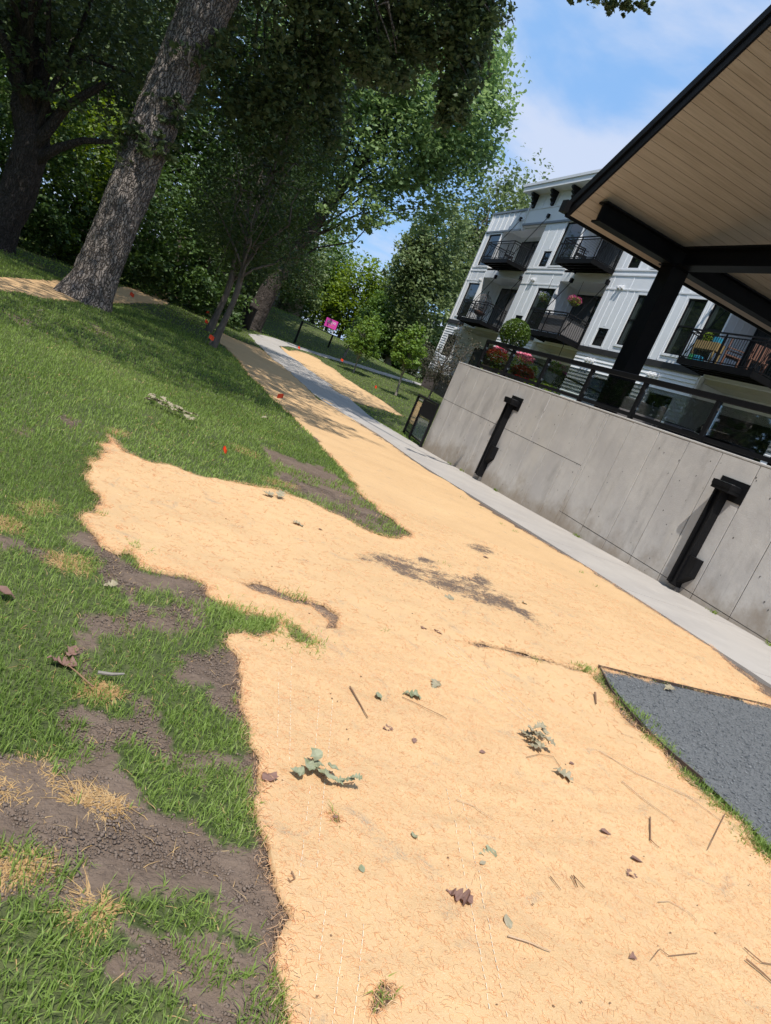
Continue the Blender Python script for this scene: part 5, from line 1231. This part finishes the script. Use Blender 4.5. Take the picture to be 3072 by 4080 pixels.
q0 = ctr+nr_*.022-[0, 0, hh*.56]-u*wd*.13; q1 = ctr+nr_*.022-[0, 0, hh*.56]+u*wd*.13; MB().bar(q0, q1, .008, .018).build('small_print_line', M['signtext'], sg)
# ------------------------------------------------------------------ marker flags
def flag(px, py, s, lab, rz=0, tilt=0):
    p = G2(px, py); t = thing('marker_flag', lab, 'marker flag', tuple(p), group='orange utility marker flags')
    s = s*(.66 if s > .6 else .8); h = .30*s; MB().tube([p-[0, 0, .03], p+[tilt*.5, 0, h*.5], p+[tilt, 0, h]], .0022, 4).build('wire', M['wire'], t)
    w, hh_ = .125*s, .10*s; n = 5; V = []; q = p+[tilt, 0, h]
    for sd in (0, 1):
        for i in range(n):
            for j in (0, 1):
                a_ = i/(n-1); V.append((q[0]+math.cos(rz)*w*a_+.012*math.sin(a_*6)*math.sin(rz)+sd*.0012, q[1]+math.sin(rz)*w*a_+.014*math.sin(a_*6), q[2]-j*hh_-a_*.02+.008*math.sin(a_*5+j)))
    F_ = [(i*2, i*2+1, i*2+3, i*2+2) for i in range(n-1)]+[(i*2+2*n, i*2+2+2*n, i*2+3+2*n, i*2+1+2*n) for i in range(n-1)]
    MB().add(V, F_).build('flag', M['flag'], t)
flag(1112, 1622, 1.15, 'orange flag at the blanket edge in sunlight, midway up the path', 2.7)
flag(874, 1822, .45, 'low orange flag in the grass above the branching blanket', .2)
flag(812, 1375, 1.5, 'orange flag beside the nearest slim ash trunk', .1, .05); flag(807, 1305, 1.4, 'orange flag left of the second slim ash trunk', -.5)
flag(826, 1268, 1.5, 'orange flag left of the slim ashes, farthest of that pair', 2.8); flag(1180, 1402, 1.5, 'faint orange flag on the blanket beyond the sidewalk', .3)
flag(1350, 1452, 1.7, 'orange flag by the thin dark sapling', -.2); flag(1479, 1560, 1.5, 'orange flag on the right lawn before the bright small trees', .4, .06)
flag(507, 1203, 1.4, 'orange flag on the shaded blanket behind the oak trunk', .3)
# ------------------------------------------------------------------ grass: every blade a bent strip, lawn only
keep_out = [main_poly, right_poly, left_poly, gravel_poly, walk_poly, np.concatenate([np.concatenate([up0, br_up]), np.concatenate([lo0, br_lo])[::-1]])]
def blades(P, hgt, wid, name, mat, tone0=.5, lean=.45, tsp=.5, zoff=0, flat=1.0, **pr):
    n = len(P); z = H(P[:, 0], P[:, 1])+zoff
    az = RNG.uniform(0, 2*PI, n); ln = RNG.uniform(.1, 1.0, n)*lean*1.6; h = hgt*RNG.uniform(.55, 1.3, n); w = wid*RNG.uniform(.7, 1.3, n)
    dx_, dy_ = np.cos(az), np.sin(az); sx, sy = -dy_, dx_
    b = np.stack([P[:, 0], P[:, 1], z-.008], 1); side = np.stack([sx, sy, np.zeros(n)], 1)*w[:, None]/2; out = np.stack([dx_, dy_, np.zeros(n)], 1)
    m1 = b+out*(h*ln*.35)[:, None]+np.array([0, 0, 1.])*(h*.6*flat)[:, None]; tip_ = b+out*(h*ln)[:, None]+np.array([0, 0, 1.])*(h*flat*np.clip(1.05-.45*ln, .25, 1))[:, None]
    V = np.stack([b-side, b+side, m1-side*.8, m1+side*.8, tip_], 1).reshape(-1, 3); i = np.arange(n)*5
    F_ = np.concatenate([np.stack([i, i+1, i+3], 1), np.stack([i, i+3, i+2], 1), np.stack([i+2, i+3, i+4], 1)])
    patch = .5+.5*fbm(P[:, 0]*.9, P[:, 1]*.9, 0, 3, 77)
    tn = np.clip(tone0*.25+patch*.75-.06+RNG.normal(size=n)*.16*tsp*2, 0, 1)
    return obj(name, V, F_, mat, None, False, {'tone': np.repeat(tn, 5)}, kind='stuff', **pr)
def scatter(r0, r1, dens, a0=-62, a1=72, ymax=1e9):
    a0, a1 = math.radians(a0), math.radians(a1); area = (a1-a0)/2*(r1*r1-r0*r0); n = int(area*dens)
    r = np.sqrt(RNG.uniform(r0*r0, r1*r1, n)); a = RNG.uniform(a0, a1, n)
    P = np.stack([r*np.sin(a), r*np.cos(a)], 1)
    Q = P+RNG.normal(size=P.shape)*.01
    ok = np.ones(n, bool)
    for k in keep_out: ok &= ~inside(P, k)
    ok &= ~((P[:, 0] > 4.55) & (P[:, 1] < 16.6) & (P[:, 1] > 2.6))
    ok &= ~((P[:, 0] > 16.8) & (P[:, 1] < 43.6))
    # inside the camera's view only, with a margin
    z = H(P[:, 0], P[:, 1]); D = np.column_stack([P, z])-EYE; w = D@FW; u_ = D@RT/w*FPX; v_ = D@UP/w*FPX
    ok &= (w > 0) & (u_ > -3300) & (u_ < 2300) & (np.abs(v_) < 3000)
    return P[ok]
def lawn_noise(P, f, seed): return .5+.5*fbm(P[:, 0]*f, P[:, 1]*f, 0, 3, seed)
P = scatter(.7, 5.2, 7500)
P = np.concatenate([P, scatter(.6, 2.3, 6000)]); bmk = bare_mask(P+RNG.normal(size=P.shape)*.022); clumpn = lawn_noise(P, 5.5, 91); clump2 = lawn_noise(P, 2.2, 92)
spm = np.zeros(len(P), bool)
for q in fore_sparse: spm |= inside(P, q)
keep = (spm & (clumpn > .5)) | (~bmk & (lawn_noise(P, 9, 93) > .24)) | (bmk & (clumpn > .66) & (clump2 > .45))
Pn = P[keep]; print('near grass', len(Pn))
blades(Pn, .042, .0034, 'lawn_grass', M['grass'], .5, .6, label='near lawn grass in tufts', category=None)
P = scatter(5.2, 10, 2500); bmk = bare_mask(P); keep = (~bmk & (lawn_noise(P, 5, 93) > .22)) | (bmk & (lawn_noise(P, 4, 94) > .58)); print(len(P[keep]))
blades(P[keep], .045, .006, 'lawn_grass', M['grass'], .5, .55, label='lawn grass of the middle distance')
P = scatter(10, 20, 620, -42, 40); P = P[lawn_noise(P, 2.4, 95) > .2]; print(len(P))
blades(P, .055, .012, 'lawn_grass', M['grass'], .5, .5, label='lawn grass under the oak')
P = scatter(20, 70, 42, -32, 34); print(len(P))
blades(P, .06, .035, 'lawn_grass', M['grass'], .55, .5, label='far lawn grass and mound')
# tufts poking through blanket edges, crack by the grit path and along the sidewalk
tuft_px = [(1265,1450,90,.05),(1250,1445,50,.04),(1155,1433,25,.03),(965,1226,25,.04),(635,1290,60,.06),(830,1370,14,.02),(295,1190,60,.05),(210,1115,25,.04),(650,1385,160,.09),(660,1395,100,.08),(540,1350,500,.16),(480,1320,160,.09),(590,1355,220,.09),(824,2155,16,.02),(815,2180,10,.02),(1340,1525,120,.07),(1380,1555,160,.09),(1420,1605,140,.07),(1440,1625,100,.06),(1540,1740,120,.05),(1580,1770,140,.06),(1620,1820,170,.07),(1650,1840,170,.07),(1480,1680,60,.05),(1000,1078,14,.05),(1040,1102,12,.04),(1085,1135,12,.04),(1110,1150,14,.04),(955,1035,16,.05),(885,985,16,.06),(860,965,14,.06),(1255,1240,12,.03),(1290,1270,8,.03),(725,1775,14,.02),(600,1345,80,.06),(700,1090,200,.16),(740,1100,160,.16),(650,1075,200,.18),(600,1010,200,.2),(1330,1005,0,.1)]
TP = []
for (x, y, n, r) in tuft_px:
    if n: c = G2(x*1.844, y*1.844)[:2]; TP.append(c+RNG.normal(size=(n, 2))*r*.6)
blades(np.concatenate(TP), .05, .004, 'grass_tufts', M['grass'], .75, .7, label='bright grass tufts poking through the blanket edges')
wp_ = [(x, y) for x, y in ((6.93, 6.2), (6.92, 9.1), (6.94, 12.0), (6.93, 13.6), (6.94, 14.3), (6.92, 5.3))]
blades(np.concatenate([np.array(p)+RNG.normal(size=(26, 2))*[.015, .05] for p in wp_]), .06, .009, 'wall_weeds', M['leaf_lime'], .6, .7, zoff=.02, label='tiny weeds in the joint at the foot of the concrete wall')
# dry straw-coloured grass lying in patches
SP = []
for q in straw_polys:
    n = int(400+2600*abs(0.5*np.sum(q[:, 0]*np.roll(q[:, 1], 1)-q[:, 1]*np.roll(q[:, 0], 1)))); c = q.mean(0)
    R_ = q[RNG.integers(0, len(q), n*2)]*RNG.uniform(0, 1, (n*2, 1)); mn, mxx = q.min(0), q.max(0); X = RNG.uniform(mn, mxx, (n*3, 2)); X = X[inside(X+RNG.normal(size=X.shape)*.012, q)]; SP.append(X)
blades(np.concatenate(SP), .055, .0034, 'dry_grass', M['drygrass'], .5, 1.3, flat=.3, label='patches of dead straw-coloured grass')
P = scatter(5, 13, 110); P = P[lawn_noise(P, 1.3, 98) > .55]; blades(P, .05, .006, 'dry_grass', M['drygrass'], .5, 1.2, flat=.6, label='pale dead blades through the middle lawn')
P = scatter(.9, 6, 330); blades(P, .05, .003, 'dry_grass', M['drygrass'], .5, 1.2, flat=.35, label='scattered dead grass blades')
# clods on the bare soil
def clods(P, s0, s1, name, mat, **pr):
    n = len(P); base_ = np.array([(0, 0, 1), (.95, 0, .2), (.3, .9, .2), (-.77, .56, .2), (-.77, -.56, .2), (.3, -.9, .2), (0, 0, -.5)])
    Fb = np.array([(0, 1, 2), (0, 2, 3), (0, 3, 4), (0, 4, 5), (0, 5, 1), (6, 2, 1), (6, 3, 2), (6, 4, 3), (6, 5, 4), (6, 1, 5)])
    s = s0*(s1/s0)**(RNG.uniform(0, 1, n)**3.0); a = RNG.uniform(0, 2*PI, n); c, q = np.cos(a), np.sin(a)
    B = base_[None]*(1+.28*RNG.normal(size=(n, 7, 1)))*s[:, None, None]; B = B*np.array([1, 1, .8]); X = B[..., 0]*c[:, None]-B[..., 1]*q[:, None]; Y = B[..., 0]*q[:, None]+B[..., 1]*c[:, None]
    V = np.stack([X+P[:, :1], Y+P[:, 1:2], B[..., 2]+H(P[:, 0], P[:, 1])[:, None]+s[:, None]*.25], -1).reshape(-1, 3)
    F_ = (Fb[None]+(np.arange(n)*7)[:, None, None]).reshape(-1, 3)
    return obj(name, V, F_, mat, None, True, kind='stuff', **pr)
P = scatter(.8, 6.5, 19000); P = P[bare_mask(P)]; P = P[(lawn_noise(P, 4, 96)+RNG.uniform(-.25, .25, len(P))) > .24]; print('clods', len(P))
clods(P, .002, .0068, 'soil_clods', M['clod'], label='crumbly clods of bare soil')
P = RNG.uniform(gravel_poly.min(0), gravel_poly.max(0), (60000, 2)); P = P[inside(P, gravel_poly)]; P = P[np.hypot(*P.T) < 6.5]
clods(P, .003, .008, 'path_grit', M['pebble'], label='loose grit on the dark path').location.z = .010
# wood fibres of the blanket: lying all over it near by, sticking out along its torn edge
def fibres(P, l, w, name, zfun, lift, parent, tone=.5, curl=.4):
    n = len(P); az = RNG.uniform(0, 2*PI, n); L_ = l*RNG.uniform(.5, 1.4, n); k = 3; t = np.linspace(0, 1, k+1)
    z = zfun(P); tw = RNG.normal(size=n)*curl*2; up = RNG.uniform(.1, 1, n)*lift; V = []
    for j in range(k+1):
        a = az+tw*t[j]; X = P[:, 0]+L_*t[j]*np.cos(a); Y = P[:, 1]+L_*t[j]*np.sin(a); Z = z+up*math.sin(PI*(.12+.8*t[j]))
        s = np.stack([-np.sin(a), np.cos(a), np.full(n, .35)], 1)*(w/2)
        V += [np.stack([X, Y, Z], 1)-s, np.stack([X, Y, Z], 1)+s]
    V = np.stack(V, 1).reshape(-1, 3); i = np.arange(n)*(2*(k+1)); F_ = np.concatenate([np.stack([i+2*j, i+2*j+1, i+2*j+3, i+2*j+2], 1) for j in range(k)])
    return obj(name, V, F_, M['straw'], parent, False, {'tone': np.repeat(np.clip(RNG.normal(size=n)*.28+tone, 0, 1), 2*(k+1))}, kind='stuff')
mz = matz(1); zf = lambda P: mz(P)
def scat_poly(n, rmax, poly, rmin=1.2):
    a = RNG.uniform(math.radians(-42), math.radians(72), n); r = np.sqrt(RNG.uniform(rmin**2, rmax**2, n)); P = np.stack([r*np.sin(a), r*np.cos(a)], 1); return P[inside(P, poly)]
P = scat_poly(90000, 3.6, main_poly); fibres(P, .018, .0010, 'straw_fibres', zf, .003, mt_)
P = scat_poly(26000, 7, main_poly, 3.6); fibres(P, .035, .0028, 'straw_fibres', zf, .005, mt_)
ep = resample(np.vstack([mp_, mp_[:1]]), 26000); ep = ep[(np.hypot(*ep.T) < 9) & (ep[:, 1] > .8)]; print('edge', len(ep)); ep = ep+RNG.normal(size=ep.shape)*.014
ep = ep[~((ep[:, 0] > 4.6) & (RNG.uniform(size=len(ep)) < .5))]
fibres(ep, .034, .0016, 'fringe_fibres', lambda P: H(P[:, 0], P[:, 1])+.012, .02, mt_, curl=.9)
for h_ in hp_:
    e_ = resample(np.vstack([h_, h_[:1]]), int(60+140*np.hypot(*np.diff(h_, axis=0).T).sum())); fibres(e_+RNG.normal(size=e_.shape)*.01, .03, .0016, 'fringe_fibres', lambda P: H(P[:, 0], P[:, 1])+.012, .012, mt_, curl=.9)
# ------------------------------------------------------------------ leaves and twigs, each a thing
def outline(kind):
    if kind == 'oak':
        pr = [(0,.02),(.12,.05),(.2,.13),(.28,.22),(.33,.10),(.42,.28),(.5,.36),(.56,.14),(.66,.34),(.76,.40),(.80,.18),(.9,.24),(1.0,.0)]
    elif kind == 'cotton':
        pr = [(0,.0),(.05,.30),(.14,.46),(.28,.50),(.45,.42),(.62,.28),(.8,.12),(1.0,.0)]
    else:
        pr = [(0,.0),(.2,.22),(.45,.32),(.7,.24),(1.0,.0)]
    return pr
LEAF = {}
def leaf_mesh(kind, mat, curl, seed):
    k = (kind, mat, seed)
    if k in LEAF: return LEAF[k]
    pr = outline(kind); r = np.random.default_rng(seed); V = []; F_ = []
    for i, (x, w) in enumerate(pr):
        w1, w2 = w*r.uniform(.75, 1.15), w*r.uniform(.75, 1.15)
        zc_ = curl*(.16*math.sin(x*PI+seed)+.05*r.normal())
        V += [(x-.5, -w1, zc_+curl*w1*r.uniform(0, .55)), (x-.5, 0, zc_), (x-.5, w2, zc_+curl*w2*r.uniform(0, .55))]
    n = len(V); V2 = V+[(a, b, c-.012) for a, b, c in V]
    for i in range(len(pr)-1):
        b = i*3; F_ += [(b, b+1, b+4, b+3), (b+1, b+2, b+5, b+4)]; F_ += [(b+n, b+3+n, b+4+n, b+1+n), (b+1+n, b+4+n, b+5+n, b+2+n)]
    me = mesh('leaf', V2, F_, M[mat], False, {'tone': list(r.uniform(.2, .9, n))*2}); LEAF[k] = me; return me
def surf_z(x, y, on=True): return float(mz(np.array([[x, y]]))[0]) if on else gz_(x, y)+.02
def fleaf(px, py, size, kind, mat, lab, rz=0, curl=1.0, seed=1, on=True, grp=None):
    p = G2(px*1.844, py*1.844); z = surf_z(p[0], p[1], on)
    return inst('fallen_leaf', leaf_mesh(kind, mat, curl, seed), (p[0], p[1], z+.005), None, rz, RNG.uniform(-.15, .15), (size*.82,)*3, label=lab, category='leaf', group='fallen leaves on the blanket' if on else 'fallen leaves on the lawn')
LV = [(573,1686,.075,'cotton','brownleaf','purple-brown triangular leaf at the blanket edge left of the wilted sprig',1.8),(820,1517,.075,'cotton','greenleaf','single flat green leaf right of the long brown stick',-.6),
(832,1583,.065,'oak','brownleaf','reddish lobed leaf below the single green leaf',.4),(890,1612,.04,'oak','brownleaf','small dark curled leaf left of the pale leaf cluster',1.2),(935,1490,.09,'oak','dryleaf','thin pale lobed leaf near the stitched seam',.9),
(885,1513,.11,'oak','greenleaf','crumpled olive lobed leaf with a long stalk',-.2),(1212,1687,.12,'oak','dryleaf','single cream curled lobed leaf below the pale cluster',-.6),(1232,1657,.04,'simple','brownleaf','small brown leaf just above the cream curled leaf',.2),
(893,1814,.035,'cotton','greenleaf','tiny green leaf in the middle of the blanket',.3),(1049,1850,.085,'oak','greenleaf','green lobed leaf lying right of centre',.2),(1040,1870,.035,'simple','dryleaf','small tan leaf just below the green lobed leaf',.4),
(988,1946,.10,'oak','brownleaf','large curled brown leaf in the lower middle',-.7),(1303,1808,.055,'simple','brownleaf','brown curled leaf right of the upper middle',-.4),(1370,1868,.06,'simple','brownleaf','grey-brown rounded leaf above the lobed brown one at the right',-.3),
(1357,1898,.075,'oak','brownleaf','lobed brown leaf at the right, under the rounded one',.5),(776,1890,.04,'simple','greenleaf','tiny pale green leaf left of the big brown leaf',1.5),(1093,2000,.06,'simple','dryleaf','pale narrow leaf above the longest pale stick',1.4),
(1038,1635,.04,'simple','brownleaf','small brown leaf left below the pale cluster',.1),(1360,2080,.04,'oak','brownleaf','small dark leaf low on the right side',.2),(640,1140,.13,'oak','dryleaf','pale wilted leaf on the side blanket near the soil wedge',.2),
(912,1362,.07,'oak','brownleaf','brown leaf near the crossing of the two blanket strips',.8),(945,1370,.07,'oak','brownleaf','brown leaf beside the first one at the strip crossing',2.2),(965,1295,.12,'oak','dryleaf','greenish dry leaf at the edge of the worn patch',.1),
(1440,1495,.11,'oak','dryleaf','cream leaf at the top edge of the grit path',.3),(1048,1208,.07,'simple','brownleaf','brown curled leaf right of the worn patch',-.2),(690,1150,.05,'simple','brownleaf','tiny brown leaf right of the pale wilted one',.5),
(1130,1310,.09,'oak','dryleaf','dry leaf at the right end of the worn patch',.5),(720,1776,.03,'simple','brownleaf','dark scrap by the small hole in the blanket',.5)]
for i, (x, y, s, k, mt2, lab, rz) in enumerate(LV): fleaf(x, y, s, k, mt2, lab, rz, .75 if k != 'simple' else .35, i+1)
for i, (x, y, s, k, mt2, lab, rz) in enumerate([(130,1440,.13,'oak','brownleaf','reddish dead leaf in the lawn grass at the left',.4),(150,1418,.09,'oak','brownleaf','small upright dead leaf above the reddish one',1.3),(235,1272,.08,'oak','dryleaf','pale leaf on the soil left of the blanket',.4),(88,675,.14,'oak','dryleaf','pale leaf in the grass by the oak root',.5),(570,908,.14,'oak','dryleaf','pale leaf in the lawn beside the path blanket',.3),(8,1297,.10,'simple','brownleaf','brown scrap at the left edge of the lawn',.1)]): fleaf(x, y, s, k, mt2, lab, rz, 1.0, i+40, False)
def cluster(px, py, lab, items, mat, size, twig=True, on=True, cat='leafy twig', dz=.02):
    p = G2(px*1.844, py*1.844); z = surf_z(p[0], p[1], on); t = thing('leafy_twig', lab, cat, (p[0], p[1], z))
    pts = []
    for i, (x, y, k, rz) in enumerate(items):
        q = G2(x*1.844, y*1.844); zz = surf_z(q[0], q[1], on)+dz+.012*(i % 3); pts.append((q[0], q[1], zz))
        inst('leaf', leaf_mesh(k, mat, .8, 60+i % 5), (q[0], q[1], zz+.006), t, rz, RNG.uniform(-.3, .3), (size,)*3)
    if twig: MB().tube([(a+.0, b, c-.012) for a, b, c in pts[::max(1, len(pts)//4)]], .0018, 5).build('stalk', M['twig'], t)
cluster(690, 1690, 'wilted sprig of broad pale green leaves on the blanket', [(633,1685,'cotton',2.9),(655,1678,'cotton',2.4),(664,1664,'cotton',2.0),(680,1676,'cotton',.2),(697,1700,'cotton',1.3),(708,1690,'cotton',-.5),(688,1690,'cotton',-1.6)], 'greenleaf', .052)
cluster(740, 1712, 'small wilted lobed leaf pair beside the broad-leaved sprig', [(722,1707,'oak',.1),(738,1714,'oak',-.3),(752,1718,'oak',-.2)], 'greenleaf', .045)
cluster(1150, 1612, 'dried cluster of cream and grey-green oak leaves on the blanket', [(1128,1598,'oak',-.2),(1142,1603,'oak',2.8),(1150,1598,'oak',.3),(1138,1615,'oak',-.5),(1155,1612,'oak',2.2),(1165,1605,'oak',1.2),(1150,1628,'oak',-.4),(1162,1622,'oak',2.9),(1170,1630,'oak',-.9),(1145,1620,'oak',1.6)], 'dryleaf', .072)
cluster(360, 893, 'dead oak branch with a long row of withered leaves in the lawn', [(312+4.6*i+RNG.uniform(-4, 4), 867+2.2*i+RNG.uniform(-5, 7), 'oak', RNG.uniform(0, 6)) for i in range(23)], 'dryleaf', .095, on=False, dz=.04)
cluster(540, 1060, 'few withered leaves at the edge of the soil wedge', [(575,1075,'oak',.2),(600,1082,'oak',1.2)], 'dryleaf', .1, on=False)
def twig(pts, r, lab, mat='twig', on=True):
    Q = []
    for (x, y) in pts: q = G2(x*1.844, y*1.844); Q.append((q[0], q[1], surf_z(q[0], q[1], on)+r+.006))
    MB().tube(Q, [r*1.1]+[r]*(len(Q)-2)+[r*.6], 6).build('fallen_twig', M[mat], None, label=lab, category='twig', group='twigs lying on the ground')
TW = [([(752,1493),(765,1520),(790,1560)],.0032,'straight brown stick near the green leaf','twig'),([(1091,2034),(1130,2048),(1184,2067)],.0024,'longest pale stick low on the blanket','paletwig'),([(1337,1700),(1380,1735),(1450,1790)],.0016,'long thin straw diagonal at the right','paletwig'),([(1397,1780),(1399,1825),(1418,1842)],.0028,'hooked brown twig at the right','twig'),
([(1560,1770),(1545,1800),(1522,1848)],.002,'curved brown twig near the right edge of the blanket','twig'),([(1228,1905),(1240,1930),(1232,1905),(1256,1933)],.0022,'forked brown splinters right of centre','twig'),([(1183,1905),(1205,1935)],.0016,'short splinter left of the forked ones','twig'),([(620,1905),(628,1918),(618,1925),(612,1918)],.002,'small dark curl of root by the left blanket edge','twig'),
([(865,1515),(900,1535),(950,1560),(960,1567)],.0014,'long curved stalk under the olive leaf','twig'),([(982,1735),(1020,1748),(1060,1780)],.0012,'thin curved straw in the middle','paletwig'),([(1340,1590),(1365,1600)],.0012,'short straw near the grit path','paletwig'),
([(1605,2085),(1640,2115),(1672,2150)],.003,'thick brown stem at the lower right edge','twig'),([(1600,2060),(1640,2090),(1680,2100)],.002,'thin side stem above the thick one at the lower right','twig'),([(1280,1508),(1283,1530)],.006,'stubby grey wood piece by the blanket corner','twig'),([(1290,1630),(1370,1680),(1480,1730),(1560,1790)],.0018,'long pale grass stem along the blanket edge beside the grit path','paletwig'),
([(1416,1960),(1440,1958),(1480,1980),(1500,2000)],.0012,'thin bent straw on the right lower side','paletwig'),([(1130,1650),(1160,1640),(1190,1645),(1200,1662),(1215,1680)],.0012,'fine curved rootlet below the pale cluster','twig'),([(1500,2070),(1440,2075),(1420,2060),(1400,2085)],.0013,'fine forked rootlet low at the right','twig')]
for pts, r, lab, m_ in TW: twig(pts, r, lab, m_)
twig([(205, 1470), (235, 1474), (262, 1473)], .006, 'short grey branch piece lying in the lawn grass', 'barkpale', False)
twig([(195, 1500), (160, 1468), (140, 1452)], .003, 'thin dry stem beside the reddish dead leaf', 'twig', False)
# pale stitching threads that hold the blanket's netting
def stitches(p0, p1, rows, gap, seed):
    a = G2(p0[0]*1.844, p0[1]*1.844)[:2]; b = G2(p1[0]*1.844, p1[1]*1.844)[:2]; d = b-a; l = np.linalg.norm(d); d /= l; nn = np.array([-d[1], d[0]]); mb = MB(); r = np.random.default_rng(seed)
    for k in range(rows):
        t = r.uniform(0, .03)
        while t < l:
            q = a+d*t+nn*(gap*k+.006*math.sin(t*3+k)); e = q+d*r.uniform(.012, .02)
            if r.uniform() < .8: mb.bar((q[0], q[1], surf_z(*q)+.0035), (e[0], e[1], surf_z(*e)+.0035), .0014, .0012)
            t += .027
    return mb
mb = stitches((925, 1390), (1120, 1560), 4, .05, 1); 
for s_, e_, r_, sd in (((700, 1960), (660, 2212), 3, 2), ((690, 1500), (640, 1900), 2, 3), ((600, 1420), (590, 1640), 2, 4), ((960, 1700), (1050, 2200), 2, 5)):
    q = stitches(s_, e_, r_, .05, sd); mb.add(q.v, q.f)
mb.build('stitching', surf('netting_thread', (.85, .75, .58), (.8, .68, .5), 30, .5), mt_, kind='stuff')
# debris crumbs on the blanket
P = scat_poly(5200, 6, main_poly); P = P[(lawn_noise(P, 1.2, 97)+RNG.uniform(-.3, .3, len(P))+.05*(P[:, 0]-1)) > .55]
V_ = clods(P, .0014, .0045, 'blanket_crumbs', M['twig'], label='bark crumbs and leaf bits on the blanket'); V_.location.z = .014
